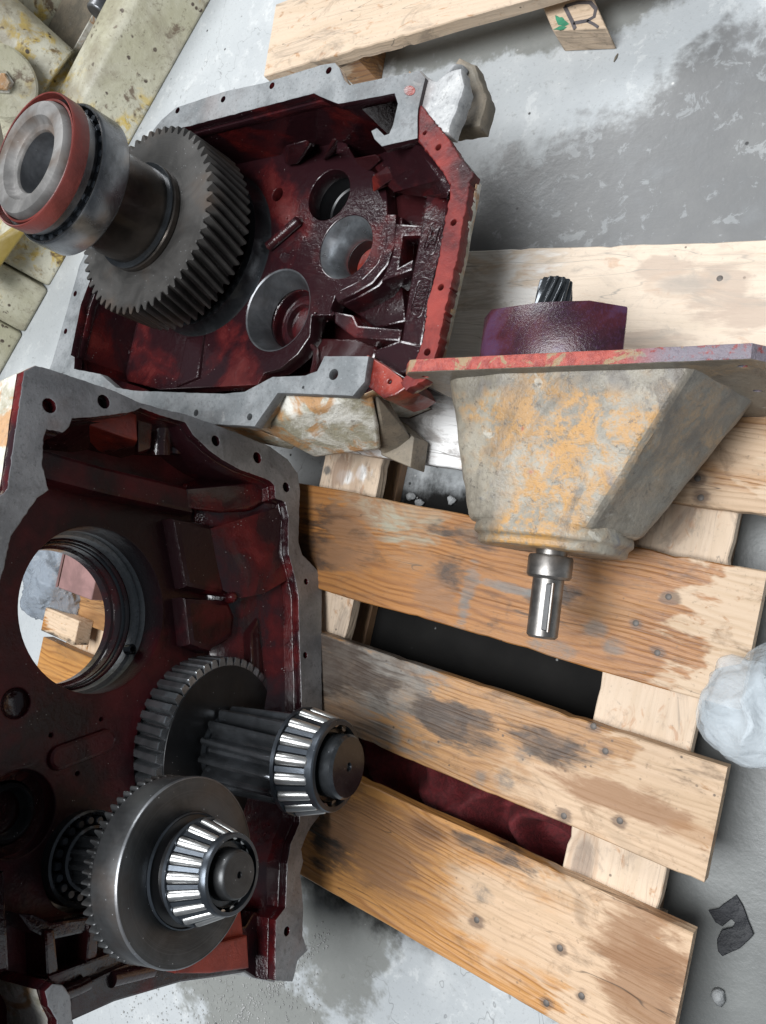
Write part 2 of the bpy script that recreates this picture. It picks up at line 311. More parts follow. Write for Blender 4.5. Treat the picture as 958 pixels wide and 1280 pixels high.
M['rag'] = m_plain('dark_red_cloth', (.11, .006, .009), .85, 0, .002, 400, .4)
M['scrap'] = m_plain('black_plastic_scrap', (.008, .009, .013), .5, 0, .003, 40, **{'Specular_IOR_Level': .25})
M['stone'] = m_plain('pale_stone', (.42, .43, .43), .6, 0, .004, 120)
M['mark'] = m_plain('marker_ink', (.13, .115, .12), .7)
M['green'] = m_plain('green_paint_mark', (.06, .30, .17), .6, 0, 0, 200, .4)
M['carton'] = m_plain('mauve_cardboard', (.27, .15, .14), .75)
M['grit'] = m_plain('grey_grit', (.38, .38, .37), .6)
M['muddy'] = m_machined('muddy_iron', (.13, .115, .09), (.23, .19, .14), .5, 0, (.5, .8))
def m_bag(name, c, tr, alpha):
    g = G(name); n = g.math('ABSOLUTE', g.math('SUBTRACT', g.noise(17, 3, .5, 1.6), .5)); n2 = g.math('ABSOLUTE', g.math('SUBTRACT', g.noise(48, 3, .5, 1.2), .5)); g.bump(g.math('ADD', n, g.math('MULTIPLY', n2, .4)), -.010, .8)
    return g.done(c, .16, 0, **{'Transmission_Weight': tr, 'IOR': 1.2, 'Alpha': alpha})
M['bag'] = m_bag('milky_plastic_film', (.70, .76, .80), .0, .26)
M['clear'] = m_bag('grey_clear_film', (.34, .38, .43), .45, .85)

# ------------------------------------------------------------------ object helpers
def tag(o, label=None, cat=None, group=None, kind=None):
    for k, v in (('label', label), ('category', cat), ('group', group), ('kind', kind)):
        if v: o[k] = v
    return o
def root(name, loc, label, cat, group=None, mat=None):
    o = bpy.data.objects.new(name, None); COL.objects.link(o); o.empty_display_size = .05
    if mat is not None: o.matrix_world = mat
    else: o.location = loc
    return tag(o, label, cat, group)
def finish(me, smooth=35):
    for p in me.polygons: p.use_smooth = True
    me.set_sharp_from_angle(angle=math.radians(smooth)); return me
def obj(name, me, mat, parent=None, smooth=35, bevel=0, seg=2, solid=0, mx=None):
    if isinstance(me, bmesh.types.BMesh):
        m2 = bpy.data.meshes.new(name); bmesh.ops.recalc_face_normals(me, faces=me.faces); me.to_mesh(m2); me.free(); me = m2
    if smooth: finish(me, smooth)
    if not me.materials: me.materials.append(M[mat] if isinstance(mat, str) else mat)
    o = bpy.data.objects.new(name, me); COL.objects.link(o)
    if parent: o.parent = parent
    if mx is not None: o.matrix_local = mx
    if solid:
        s = o.modifiers.new('thickness', 'SOLIDIFY'); s.thickness = solid; s.offset = -1
    if bevel:
        b = o.modifiers.new('edge', 'BEVEL'); b.width = bevel; b.segments = seg; b.limit_method = 'ANGLE'; b.angle_limit = math.radians(28); b.harden_normals = False
    return o
def rough(poly, step=.008, amp=.0012, seed=1, closed=True):
    out = []; n = len(poly); rnd = random.Random(seed)
    for i in range(n if closed else n-1):
        a, b = Vector(poly[i]), Vector(poly[(i+1) % n]); L = (b-a).length; k = max(1, int(L/step))
        for j in range(k): out.append(a.lerp(b, j/k))
    if not closed: out.append(Vector(poly[-1]))
    return [p+Vector(((.45*mnoise.noise(Vector((p.x*90, p.y*90, seed)))+.9*mnoise.noise(Vector((p.x*330, p.y*330, seed)))), .45*mnoise.noise(Vector((p.x*90+50, p.y*90, seed)))+.9*mnoise.noise(Vector((p.x*330+9, p.y*330, seed)))))*amp*1.2 for p in out]
def plate(name, outer, holes, z0, z1, mat, parent, bev=.001, mx=None, smooth=40):
    cu = bpy.data.curves.new(name, 'CURVE'); cu.dimensions = '2D'; cu.fill_mode = 'BOTH'
    cu.extrude = max((z1-z0)/2-bev, 1e-4); cu.bevel_depth = bev; cu.bevel_resolution = 1
    for poly in [outer]+list(holes):
        sp = cu.splines.new('POLY'); sp.points.add(len(poly)-1)
        for p, q in zip(sp.points, poly): p.co = (q[0], q[1], 0, 1)
        sp.use_cyclic_u = True
    t = bpy.data.objects.new('tmp', cu); COL.objects.link(t)
    me = bpy.data.meshes.new_from_object(t); bpy.data.objects.remove(t); bpy.data.curves.remove(cu)
    me.transform(Matrix.Translation((0, 0, (z0+z1)/2)))
    me.materials.clear()
    return obj(name, me, mat, parent, smooth, mx=mx)
def circ(c, r, n=40): return [(c[0]+r*math.cos(2*math.pi*i/n), c[1]+r*math.sin(2*math.pi*i/n)) for i in range(n)]
def lathe(prof, n=64, closed=False, cap=True):
    """prof: (r,z) list"""
    bm = bmesh.new(); rows = []
    for r, z in prof:
        if r < 1e-6: rows.append([bm.verts.new((0, 0, z))])
        else: rows.append([bm.verts.new((r*math.cos(2*math.pi*i/n), r*math.sin(2*math.pi*i/n), z)) for i in range(n)])
    prs = list(zip(rows, rows[1:]))+([(rows[-1], rows[0])] if closed else [])
    for A, B in prs:
        for i in range(n):
            j = (i+1) % n
            if len(A) == 1 and len(B) == 1: continue
            if len(A) == 1: bm.faces.new((A[0], B[i], B[j]))
            elif len(B) == 1: bm.faces.new((A[i], A[j], B[0]))
            else: bm.faces.new((A[i], A[j], B[j], B[i]))
    return bm
def gear(rt, rr, n, z0, z1, twist=0.0, bore=.02, wf=.5, ch=.0012, wide=False):
    """toothed ring from z0 to z1"""
    bm = bmesh.new(); prof = []
    for i in range(n):
        a0 = 2*math.pi*i/n; d = 2*math.pi/n
        for f, q in ((0, 0), (.07, 0), (.16, .5), (.24, .92), (.29, 1), (.76, 1), (.81, .92), (.89, .5), (.98, 0)) if wide else ((0, 0), (.14, 0), (.30, .55), (.40, .93), (.46, 1), (.60, 1), (.66, .93), (.76, .55), (.92, 0)):
            prof.append((a0+f*d, rr+(rt-rr)*q))
    lay = [(z0, 0, -ch), (z0+ch, 0, 0)]
    K = 6 if twist else 1
    lay += [(z0+ch+(z1-z0-2*ch)*k/K, k/K, 0) for k in range(1, K)]
    lay += [(z1-ch, 1, 0), (z1, 1, -ch)]
    rows = [[bm.verts.new(((r+dr)*math.cos(a+twist*t), (r+dr)*math.sin(a+twist*t), z)) for a, r in prof] for z, t, dr in lay]
    m = len(prof)
    inb = [bm.verts.new((bore*math.cos(a), bore*math.sin(a), z0)) for a, r in prof]
    intp = [bm.verts.new((bore*math.cos(a+twist), bore*math.sin(a+twist), z1)) for a, r in prof]
    rows = [inb]+rows+[intp]
    for A, B in zip(rows, rows[1:]):
        for i in range(m): j = (i+1) % m; bm.faces.new((A[i], A[j], B[j], B[i]))
    return bm
def loft(rows, closed=False):
    bm = bmesh.new(); R = [[bm.verts.new(p) for p in r] for r in rows]
    for A, B in zip(R, R[1:]):
        n = len(A)
        for i in range(n if closed else n-1): j = (i+1) % n; bm.faces.new((A[i], A[j], B[j], B[i]))
    return bm
def hull(pts):
    bm = bmesh.new()
    for p in pts: bm.verts.new(p)
    r = bmesh.ops.convex_hull(bm, input=bm.verts)
    bmesh.ops.delete(bm, geom=[e for e in r['geom_interior'] if isinstance(e, bmesh.types.BMVert)], context='VERTS')
    bmesh.ops.dissolve_limit(bm, angle_limit=.02, verts=bm.verts, edges=bm.edges); return bm
def box(x0, x1, y0, y1, z0, z1): return hull([(x, y, z) for x in (x0, x1) for y in (y0, y1) for z in (z0, z1)])
def tube(pts, r, n=10):
    bm = bmesh.new(); rows = []
    for i, p in enumerate(pts):
        p = Vector(p); d = (Vector(pts[min(i+1, len(pts)-1)])-Vector(pts[max(i-1, 0)])).normalized()
        q = d.to_track_quat('Z', 'Y'); rr = r[i] if hasattr(r, '__len__') else r
        rows.append([bm.verts.new(p+q @ Vector((rr*math.cos(2*math.pi*k/n), rr*math.sin(2*math.pi*k/n), 0))) for k in range(n)])
    for A, B in zip(rows, rows[1:]):
        for k in range(n): bm.faces.new((A[k], A[(k+1) % n], B[(k+1) % n], B[k]))
    bm.faces.new(rows[0]); bm.faces.new(rows[-1]); return bm
def axis_mx(p, d, spin=0):
    q = Vector(d).normalized().to_track_quat('Z', 'Y'); return Matrix.Translation(p) @ q.to_matrix().to_4x4() @ Matrix.Rotation(spin, 4, 'Z')
def taper_bearing(parent, rb, rs, zb, zs, nr, rin, mx=None, spin=0):
    """cone set: big end radius rb at zb, small end rs at zs; each roller its own mesh"""
    dz = zs-zb; s = 1 if dz > 0 else -1; L = math.hypot(dz, rb-rs)
    rr_b = math.pi*(rb)/nr*.60; rr_s = rr_b*rs/rb
    e = .12*abs(dz)*s
    obj('inner_race', lathe([(rin, zb-e), (rb-rr_b*.9, zb-e), (rb-rr_b*.9, zb), (rb-2*rr_b, zb), (rs-2*rr_s, zs), (rs-rr_s*1.9, zs-e), (rin, zs-e)], 56, True), 'steel_oily', parent, mx=mx)
    k = 6
    g1 = [(rb-.55*rr_b+.35*rr_b, zb-e*.4), (rb-.1*rr_b, zb-e*.4), (rb-.1*rr_b, zb+.05*dz), (rb-.6*rr_b, zb+.05*dz)]
    obj('cage_ring', lathe([(rb-1.1*rr_b, zb-e*.3), (rb-.12*rr_b, zb-e*.3), (rb-.16*rr_b, zb+.07*dz), (rb-1.1*rr_b, zb+.07*dz)], 56, True), 'cage', parent, mx=mx)
    obj('cage_ring', lathe([(rs-1.25*rr_s, zs-.09*dz), (rs-.16*rr_s, zs-.09*dz), (rs-.22*rr_s, zs+e*.9), (rs-.45*rr_s, zs+e*1.2), (rs-1.25*rr_s, zs+e*1.2)], 56, True), 'cage', parent, mx=mx)
    me = None; mb = None
    for i in range(nr):
        a = 2*math.pi*i/nr+spin
        p0 = Vector(((rb-rr_b)*math.cos(a), (rb-rr_b)*math.sin(a), zb)); p1 = Vector(((rs-rr_s)*math.cos(a), (rs-rr_s)*math.sin(a), zs))
        m4 = axis_mx(p0.lerp(p1, .06), p1-p0)
        if me is None:
            me = bpy.data.meshes.new('roller'); b = lathe([(0, 0), (rr_b*.85, 0), (rr_b, L*.03), (rr_s, L*.85), (rr_s*.85, L*.88), (0, L*.88)], 18); bmesh.ops.recalc_face_normals(b, faces=b.faces); b.to_mesh(me); b.free()
        obj('roller', me, 'bright', parent, mx=(mx or Matrix()) @ m4)
        a2 = a+math.pi/nr
        q0 = Vector(((rb-rr_b*.80)*math.cos(a2), (rb-rr_b*.80)*math.sin(a2), zb)); q1 = Vector(((rs-rr_s*.80)*math.cos(a2), (rs-rr_s*.80)*math.sin(a2), zs))
        if mb is None:
            wB, wS, t = rr_b*.42, rr_s*.42, rr_b*.28; Lb = (q1-q0).length
            b = hull([(t*sx, w*sy, z) for sx in (-1, 1) for sy in (-1, 1) for w, z in ((wB, 0), (wS, Lb))]); mb = bpy.data.meshes.new('cage_bar'); bmesh.ops.recalc_face_normals(b, faces=b.faces); b.to_mesh(mb); b.free()
        d = (q1-q0).normalized(); rad = Vector((math.cos(a2), math.sin(a2), 0)); rad = (rad-d*rad.dot(d)).normalized(); ty = d.cross(rad)
        bmx = Matrix(((rad.x, ty.x, d.x, q0.x), (rad.y, ty.y, d.y, q0.y), (rad.z, ty.z, d.z, q0.z), (0, 0, 0, 1)))
        obj('cage_bar', mb, 'cage', parent, smooth=30, mx=(mx or Matrix()) @ bmx)

# ------------------------------------------------------------------ floor
FZ = -.12
bm = bmesh.new(); bmesh.ops.create_grid(bm, x_segments=2, y_segments=2, size=7); bmesh.ops.translate(bm, verts=bm.verts, vec=(2, 0, 0))
me = bpy.data.meshes.new('floor'); bm.to_mesh(me); bm.free(); me.transform(Matrix.Translation((0, 0, FZ)))
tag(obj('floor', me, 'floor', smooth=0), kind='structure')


# ------------------------------------------------------------------ near pallet: planks on stringers
pal = root('wooden_pallet', (.136, 0, FZ), 'long wooden pallet of wide oil-stained boards carrying the gearbox castings', 'pallet')
PX = .136
def plank_mesh(L, Wd, T, seed, chip=.004, seg=90):
    """sawn plank: local x along the length from 0, y across from 0, top at z=0; uneven edges"""
    rnd = random.Random(seed); bm = bmesh.new(); rows = []
    for i in range(seg+1):
        x = L*i/seg
        e0 = mnoise.noise(Vector((x*9, seed, 0)))*.002+max(0, mnoise.noise(Vector((x*38, seed, 2)))-.25)*.007; e1 = mnoise.noise(Vector((x*9, seed, 5)))*.002-max(0, mnoise.noise(Vector((x*38, seed, 7)))-.25)*.007; h = mnoise.noise(Vector((x*5, seed, 9)))*.0008
        c = .0016
        ex = mnoise.noise(Vector((seed, 3.3, 0)))*.003 if i in (0, seg) else 0
        rows.append([(x+ex, e0, -T), (x+ex, e0, -c), (x+ex, e0+c, h), (x-ex*.5, Wd*.33, h*.5), (x+ex*.3, Wd*.66, h*.7), (x-ex, Wd+e1-c, h), (x-ex, Wd+e1, -c), (x-ex, Wd+e1, -T)])
    bm = bmesh.new(); V = [[bm.verts.new(p) for p in r] for r in rows]
    for A, B in zip(V, V[1:]):
        for i in range(8): j = (i+1) % 8; bm.faces.new((A[i], A[j], B[j], B[i]))
    bm.faces.new(V[0]); bm.faces.new(V[-1]); return bm
LB = 1.36; TB = .024
def lx(px, py): p = at(px, py, 0); return p.x-PX
def bl(px, py, y0): p = at(px, py, 0); return (p.x-PX, p.y-y0)
boards = [
 ('E', -.437, .182, dict(pale_x=2.5, tone=.42, seed=1, gr=.35, extra=[('brown', bl(905, 365, -.437), (.03, .035)), ('brown', bl(790, 425, -.437), (.06, .012)), ('brown', bl(820, 335, -.437), (.035, .014)), ('brown', bl(935, 390, -.437), (.03, .02)), ('white', bl(600, 400, -.437), (.10, .10))])),
 ('D', -.22, .12, dict(pale_x=.02, seed=2, lite=(.40, .215, .09), dark=(.20, .09, .033), extra=[('pale', bl(925, 560, -.22), (.07, .03)), ('pale', bl(900, 625, -.22), (.10, .018)), ('pale', bl(850, 600, -.22), (.04, .02)), ('white', bl(535, 530, -.22), (.16, .075))])),
 ('A', -.036, .166, dict(pale_x=.075, seed=3, lite=(.34, .145, .038), dark=(.155, .053, .013), extra=[('moss', bl(490, 640, -.036), (.09, .04)), ('soak', bl(395, 690, -.036), (.06, .04)), ('soak', bl(430, 655, -.036), (.05, .03)), ('soak', bl(560, 720, -.036), (.03, .03)), ('soak', bl(690, 745, -.036), (.03, .02)), ('soak', bl(600, 670, -.036), (.07, .016)), ('brown', bl(440, 670, -.036), (.05, .06)), ('spot', bl(745, 785, -.036), (.016, .012)), ('spot', bl(690, 812, -.036), (.03, .010)), ('spot', bl(770, 808, -.036), (.015, .012)), ('grey', bl(585, 740, -.036), (.012, .045)), ('brown', bl(545, 740, -.036), (.035, .03)), ('grey', bl(640, 735, -.036), (.035, .006)), ('brown', bl(690, 700, -.036), (.012, .05))])),
 ('B', .198, .137, dict(pale_x=.12, pale_amt=.75, seed=4, lite=(.36, .19, .075), dark=(.18, .08, .028), extra=[('grey', bl(455, 850, .198), (.14, .10)), ('soak', bl(420, 830, .198), (.10, .05)), ('soak', bl(560, 900, .198), (.07, .03)), ('soak', bl(690, 935, .198), (.05, .02)), ('spot', bl(597, 973, .198), (.012, .012)), ('spot', bl(630, 975, .198), (.012, .012)), ('spot', bl(655, 945, .198), (.012, .01)), ('pale', bl(760, 1010, .198), (.12, .05)), ('brown', bl(800, 1010, .198), (.10, .02))])),
 ('C', .395, .178, dict(pale_x=.16, pale_amt=.8, seed=5, wear=.6, lite=(.47, .225, .064), dark=(.25, .098, .025), extra=[('oil', bl(415, 1046, .395), (.06, .045)), ('soak', bl(610, 1060, .395), (.05, .012)), ('brown', bl(470, 1060, .395), (.08, .06)), ('pale', bl(640, 1150, .395), (.09, .06)), ('pale', bl(740, 1180, .395), (.12, .06)), ('brown', bl(795, 1180, .395), (.05, .04)), ('brown', bl(800, 1225, .395), (.04, .05)), ('spot', bl(604, 1118, .395), (.014, .010))])),
]
nail_bm = lathe([(0, .0003), (.0034, .0002), (.0042, -.0003), (.0043, -.002), (0, -.002)], 14); nail_me = bpy.data.meshes.new('nail'); bmesh.ops.recalc_face_normals(nail_bm, faces=nail_bm.faces); nail_bm.to_mesh(nail_me); nail_bm.free()
nails = {'A': [(836, 746), (795, 779), (822, 816), (652, 648)], 'B': [(757, 939), (775, 1026), (742, 908), (705, 1020)], 'C': [(700, 1185), (727, 1245), (683, 1254), (596, 1150)], 'D': [(872, 598), (876, 622)], 'E': [(900, 348), (938, 470)]}
for nm, y0, wd, kw in boards:
    kw['extra'] = kw.get('extra', [])+[('nail', bl(*q, y0), (.010, .008)) for q in nails[nm]]
    m = m_wood('pallet_board_wood_'+nm, **kw)
    o = obj('board', plank_mesh(LB, wd, TB, ord(nm)*1.7), m, pal, smooth=30, mx=Matrix.Translation((0, y0, -FZ)))
    for q in nails[nm]:
        p = at(*q, 0); obj('nail', nail_me, 'nail', o, mx=Matrix.Translation((p.x-PX, p.y-y0, .0004)))
def sl(px, py): p = at(px, py, -.0245); return (p.y+.43, .85-p.x)
for x0, x1, kw in ((.183, .308, dict(tone=.18, seed=11, pale_x=9, gr=.4)), (.728, .85, dict(tone=.2, seed=12, pale_x=9, extra=[('oil', sl(396, 586), (.008, .008)), ('oil', sl(410, 588), (.008, .008)), ('white', sl(435, 596), (.010, .014)), ('white', sl(452, 592), (.01, .012)), ('brown', sl(425, 585), (.02, .02))])), (1.33, 1.45, dict(seed=13, pale_x=9))):
    g = m_wood('stringer_wood', **kw)
    def bar(y0, y1, z0, z1, xa, xb, nm, mat):
        bm = plank_mesh(y1-y0, xb-xa, z1-z0, xa*31+z0)
        return obj(nm, bm, mat, pal, smooth=30, mx=Matrix.Translation((xb-PX, y0, z1-FZ)) @ Matrix.Rotation(math.pi/2, 4, 'Z'))
    bar(-.43, .565, -.024-.022, -.0245, x0, x1, 'stringer_board', g)
    gd = m_wood('block_wood', seed=x0*9, pale_x=.0, grey=.45)
    for yb in (-.42, -.03, .42):
        bar(yb, yb+.14, FZ+.02, -.0465, x0+.002, x1-.03, 'block', gd)
    bar(-.43, .565, FZ+.001, FZ+.0195, x0+.012, x1-.02, 'skid_board', gd)

# ------------------------------------------------------------------ drive cover with splined pinion (lies on its flange edge, shaft towards the lower edge of the picture)
ZT = .235
fa, fb = at(505, 450, ZT), at(955, 428, ZT)
e1 = (fb-fa); e1.z = 0; LF = e1.length; e1.normalize()          # towards the viewer
e2 = Vector((-e1.y, e1.x, 0));
if e2.y < 0: e2 = -e2                                         # shaft direction
e1l = e2.cross(Vector((0, 0, 1)))                             # right-handed: x=e1l, y=e2
sgn = 1 if e1l.dot(e1) > 0 else -1
CB = Vector(((fa+fb)/2).to_tuple()); CB.z = 0
MC = Matrix(((e1l.x, e2.x, 0, CB.x), (e1l.y, e2.y, 0, CB.y), (0, 0, 1, 0), (0, 0, 0, 1)))
MCi = MC.inverted()
cov = root('drive_cover', None, 'flaking yellow and grey tapered drive cover with a keyed shaft, lying on the pallet', 'machine part', mat=MC)
def cpt(px, py, z): return MCi @ at(px, py, z)
def cpy(px, py, y):
    """point where the pixel's ray meets the local plane y = const"""
    r = MCi.to_3x3() @ ray(px, py); c = MCi @ CAM; return c+r*((y-c.y)/r.y)
# flange, a thick plate standing on edge: extrude along local y
yF = (cpt(505, 450, ZT).y+cpt(955, 428, ZT).y)/2
TF = cpt(560, 472, ZT).y-yF+.0
TF = .016
xs = sorted((cpt(505, 450, ZT).x, cpt(955, 428, ZT).x))
def yplate(name, outline, y0, y1, mat, parent, bev=.0015, holes=()):
    # outline in (x,z) -> plate built in XY and turned upright
    return plate(name, outline, holes, -y1, -y0, mat, parent, bev, mx=Matrix.Rotation(math.pi/2, 4, 'X'))
fl = [(xs[0], .03), (xs[0]+.03, 0), (xs[1]-.03, 0), (xs[1], .03), (xs[1], ZT-.012), (xs[1]-.01, ZT), (xs[0]+.01, ZT), (xs[0], ZT-.012)]
fh = [circ((x, z), .006, 14) for x in (xs[0]+.02, xs[1]-.02) for z in (.05, .12, ZT-.022)]
fo = yplate('flange', rough(fl, .01, .0012, 3), yF-TF*.0, yF+TF, 'covflange', cov, .002, fh)
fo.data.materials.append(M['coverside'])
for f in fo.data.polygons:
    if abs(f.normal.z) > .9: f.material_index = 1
# tapered body: rows along y between the flange and the nose
nearx = 1 if sgn > 0 else -1      # local x sign that points to the viewer
def prof(xfar, xnear, zb, zt, cf, cn):
    """closed section, far (left in the picture) to near side"""
    return [(xfar, zb+.02), (xfar, zt-cf*.95), (xfar+(xnear-xfar)*.05, zt-cf*.5), (xfar+(xnear-xfar)*.27, zt-.0005), (xfar+(xnear-xfar)*.55, zt), (xnear-nearx*cn*.5, zt-.002), (xnear-nearx*.004, zt-.008), (xnear+nearx*.0, zt-.02), (xnear+nearx*.03, zb+.05), (xnear+nearx*.02, zb+.012), ((xfar+xnear)/2, zb)]
y0b = yF+TF-.002; ZB = ZT-.018
p_l0 = cpt(546, 474, ZB); p_r0 = cpt(873, 458, ZB)
p_l1 = cpt(572, 655, ZB-.03); p_r1 = cpt(742, 655, ZB-.03)
y1b = (p_l1.y+p_r1.y)/2
rows = []
for t in (0, .12, .3, .5, .7, .88, 1.0):
    xf = p_l0.x+(p_l1.x-p_l0.x)*t; xn = p_r0.x+(p_r1.x-p_r0.x)*t; zt = ZB-.03*t; zb = .03+.03*t
    y = y0b+(y1b-y0b)*t; cf = .03
    rows.append([(x, y, z) for x, z in prof(xf, xn, zb, zt, cf, .02)])
bm = loft(rows, True); bm.faces.new([v for v in list(bm.verts)[-11:]])
body = obj('tapered_body', bm, 'cover', cov, smooth=50, bevel=.012, seg=4)
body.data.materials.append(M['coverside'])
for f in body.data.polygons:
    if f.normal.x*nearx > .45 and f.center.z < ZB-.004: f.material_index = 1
s_ = body.modifiers.new('sub', 'SUBSURF'); s_.subdivision_type = 'SIMPLE'; s_.levels = s_.render_levels = 3
tx = bpy.data.textures.new('lumps', 'CLOUDS'); tx.noise_scale = .035
d_ = body.modifiers.new('lumps', 'DISPLACE'); d_.texture = tx; d_.strength = .005; d_.mid_level = .5; d_.texture_coords = 'LOCAL'
# nose: rounded end ring with a lip
xn0, xn1 = cpt(580, 675, ZB-.05).x, cpt(768, 672, ZB-.05).x
xm = (xn0+xn1)/2; zc = .112; rx = abs(xn1-xn0)/2
def nose(y, s, dz=0): return [(xm+rx*s*math.copysign(abs(math.cos(a))**.7, math.cos(a)), y, zc+dz+.082*s*math.copysign(abs(math.sin(a))**.75, math.sin(a))) for a in [2*math.pi*k/40 for k in range(40)]]
yn = y1b-.004
bm = loft([nose(yn-.01, .95), nose(yn+.008, 1.0), nose(yn+.014, 1.0), nose(yn+.018, .93), nose(yn+.026, .92), nose(yn+.028, .88)], True); bm.faces.new(list(bm.verts)[-40:])
no = obj('nose_ring', bm, 'cover', cov, smooth=45, bevel=.002)
d_ = no.modifiers.new('lumps', 'DISPLACE'); d_.texture = tx; d_.strength = .006; d_.texture_coords = 'LOCAL'
# output shaft with collar and keyway
zs = .118
sx0 = cpt(680, 705, zs+.02).x; ysa = yn+.02; ye = cpt(676, 798, zs+.012).y
R_s = abs(cpt(657, 770, zs).x-cpt(694, 770, zs).x)/2; R_c = R_s*1.36
yc0 = cpt(680, 693, zs+.02).y; yc1 = cpt(680, 722, zs+.02).y
shm = axis_mx((sx0, ysa-.02, zs), (0, 1, 0))
def Y(y): return y-(ysa-.02)
bm = lathe([(0, 0), (R_s, 0), (R_s, Y(yc0)-.001), (R_c, Y(yc0)), (R_c+.0015, Y(yc0)+.003), (R_c+.0015, Y(yc1)-.003), (R_c-.001, Y(yc1)), (R_s, Y(yc1)+.001), (R_s, Y(ye)-.003), (R_s-.003, Y(ye)), (0, Y(ye))], 48)
sh = obj('output_shaft', bm, 'shaft', cov, mx=shm)
kx = sx0+nearx*R_s*.42
obj('keyway', hull([(kx+dx, y, zs+R_s*.93+dz) for dx in (-.0042, .0042) for y in (yc1+.006, ye-.010) for dz in (-.004, .0006)]), 'dark', cov, bevel=.001)
for dx in (-.0052, .0052):
    obj('keyway_edge', hull([(kx+dx+q, y, zs+R_s*.90+dz) for q in (-.0008, .0008) for y in (yc1+.005, ye-.009) for dz in (-.004, .0014)]), 'shaft', cov)
# octagonal boss and splined pinion behind the flange
bx0, bx1 = cpt(602, 432, .125).x, cpt(787, 428, .125).x
bc = (bx0+bx1)/2; br = abs(bx1-bx0)/2*.92; yb = cpt(690, 379, .200).y
zbc = .128
ta, tb_ = sorted((cpt(608, 427, .197).x, cpt(752, 421, .197).x)); ex = .016
oc = [(ta+.02, .07), (ta-.004, .14), (ta-.014, .172), (ta+.018, .1985), ((ta+tb_)/2, .206), (tb_-.004, .197), (tb_+.014, .176), (tb_+.006, .14), (tb_-.02, .07)]
bc = (ta+tb_)/2
bo = yplate('octagonal_boss', oc, yb, yF+.002, 'boss', cov, .003)
obj('casting_seam', hull([(bc+nearx*u*br*.75, yb+(yF-yb)*.42+v, .2005-u*.004+w) for u in (.04, .42) for v in (-.0006, .0006) for w in (0, .0012)]), 'dark', cov)
pr = abs(cpt(668, 355, .14).x-cpt(718, 355, .14).x)/2
ypn = cpt(692, 349, .15).y
gm = gear(pr, pr*.84, 14, 0, abs(yb-ypn)+.01, .9, .006)
for q in gm.verts:
    k = 1-.22*max(0, q.co.z)/(abs(yb-ypn)+.01); q.co.x *= k; q.co.y *= k
obj('splined_pinion', gm, 'steel_oily', cov, mx=axis_mx((cpt(694, 362, .128).x, yb+.004, .128), (0, -1, 0)))
obj('pinion_end', lathe([(0, abs(yb-ypn)+.011), (pr*.62, abs(yb-ypn)+.0105), (pr*.64, abs(yb-ypn)+.004)], 32), 'steel_oily', cov, mx=axis_mx((cpt(694, 362, .128).x, yb+.004, .128), (0, -1, 0)))

# ------------------------------------------------------------------ near gearbox half, standing on its edge; local x up in the picture, y up in the world, z out of the open side
NN = Vector((-.9445, -.3285, 0)).normalized(); TN = Vector((-.3285, .9445, 0)).normalized()
P0 = at(402, 800, 0)
MN = Matrix(((-TN.x, 0, NN.x, P0.x), (-TN.y, 0, NN.y, P0.y), (0, 1, 0, 0), (0, 0, 0, 1)))
def Lw(px, py, c=0.0):
    r = ray(px, py); return CAM+r*((NN.dot(P0-CAM)+c)/NN.dot(r))
def L(px, py, c=0.0):
    P = Lw(px, py, c); return Vector((-(P-P0).dot(TN), P.z, c))
def LP(pts, c): return [L(x, y, c).to_2d() for x, y in pts]
def prism(name, pts, c0, c1, mat, parent, bev=.003, rg=None):
    """outline read on the plane z=c1 (its front face), carried back to c0"""
    q = LP(pts, c1)
    if rg: q = rough(q, *rg)
    return plate(name, q, [], c0, c1, mat, parent, bev)
near = root('gearbox_housing', None, 'open gearbox half standing on edge at lower left, its big see-through bore on the left', 'gearbox housing', 'split gearbox halves', mat=MN)
n_out = [(366, 1226), (372, 1200), (384, 1188), (378, 1170), (379, 1130), (375, 1092), (379, 1076), (376, 1062), (381, 1048), (388, 1034), (400, 1018), (403, 960), (403, 900), (402, 850), (402, 800), (402, 740), (400, 717), (389, 705), (378, 694), (373, 678), (374, 640), (375, 612), (372, 592), (360, 575), (338, 559), (300, 543), (262, 529), (233, 519), (200, 511), (172, 503), (145, 490), (100, 475), (62, 462), (45, 458), (31, 465), (10, 611), (-35, 660), (-75, 760), (-90, 900), (-85, 1050), (-80, 1200), (-60, 1340), (40, 1370), (96, 1310)]
n_in = [(90, 1275), (87, 1245), (78, 1232), (66, 1231), (58, 1239), (62, 1256), (72, 1275), (72, 1310), (40, 1330), (-30, 1290), (-42, 1180), (-42, 1050), (-42, 900), (-28, 810), (-6, 752), (6, 700), (13, 670), (30, 645), (46, 622), (60, 612), (52, 580), (54, 545), (58, 535), (78, 540), (86, 533), (90, 522), (120, 520), (165, 514), (176, 509), (200, 518), (232, 527), (242, 543), (262, 562), (280, 575), (300, 586), (336, 599), (344, 606), (345, 622), (357, 627), (361, 645), (361, 690), (367, 712), (374, 745), (375, 800), (377, 850), (378, 900), (380, 960), (375, 1030), (364, 1056), (360, 1080), (358, 1135), (346, 1150), (345, 1225)]
C_poly = LP(n_out+n_in, 0)
nb = [(348, 1168), (355, 590), (300, 560), (262, 545), (312, 562), (128, 480), (90, 478), (60, 480), (357, 638), (395, 722), (394, 800), (397, 1008)]
hol = [circ(L(x, y, 0).to_2d(), r, 14) for x, y, r in ((383, 727, .006), (382, 819, .006), (358, 609, .009), (322, 572, .010), (270, 551, .009), (359, 1164, .007), (130, 502, .010), (62, 507, .010))]
def edge_paint(o, mat='red', ins=None):
    o.data.materials.append(M[mat])
    for f in o.data.polygons:
        if abs(f.normal.z) < .6: f.material_index = 1
    return o
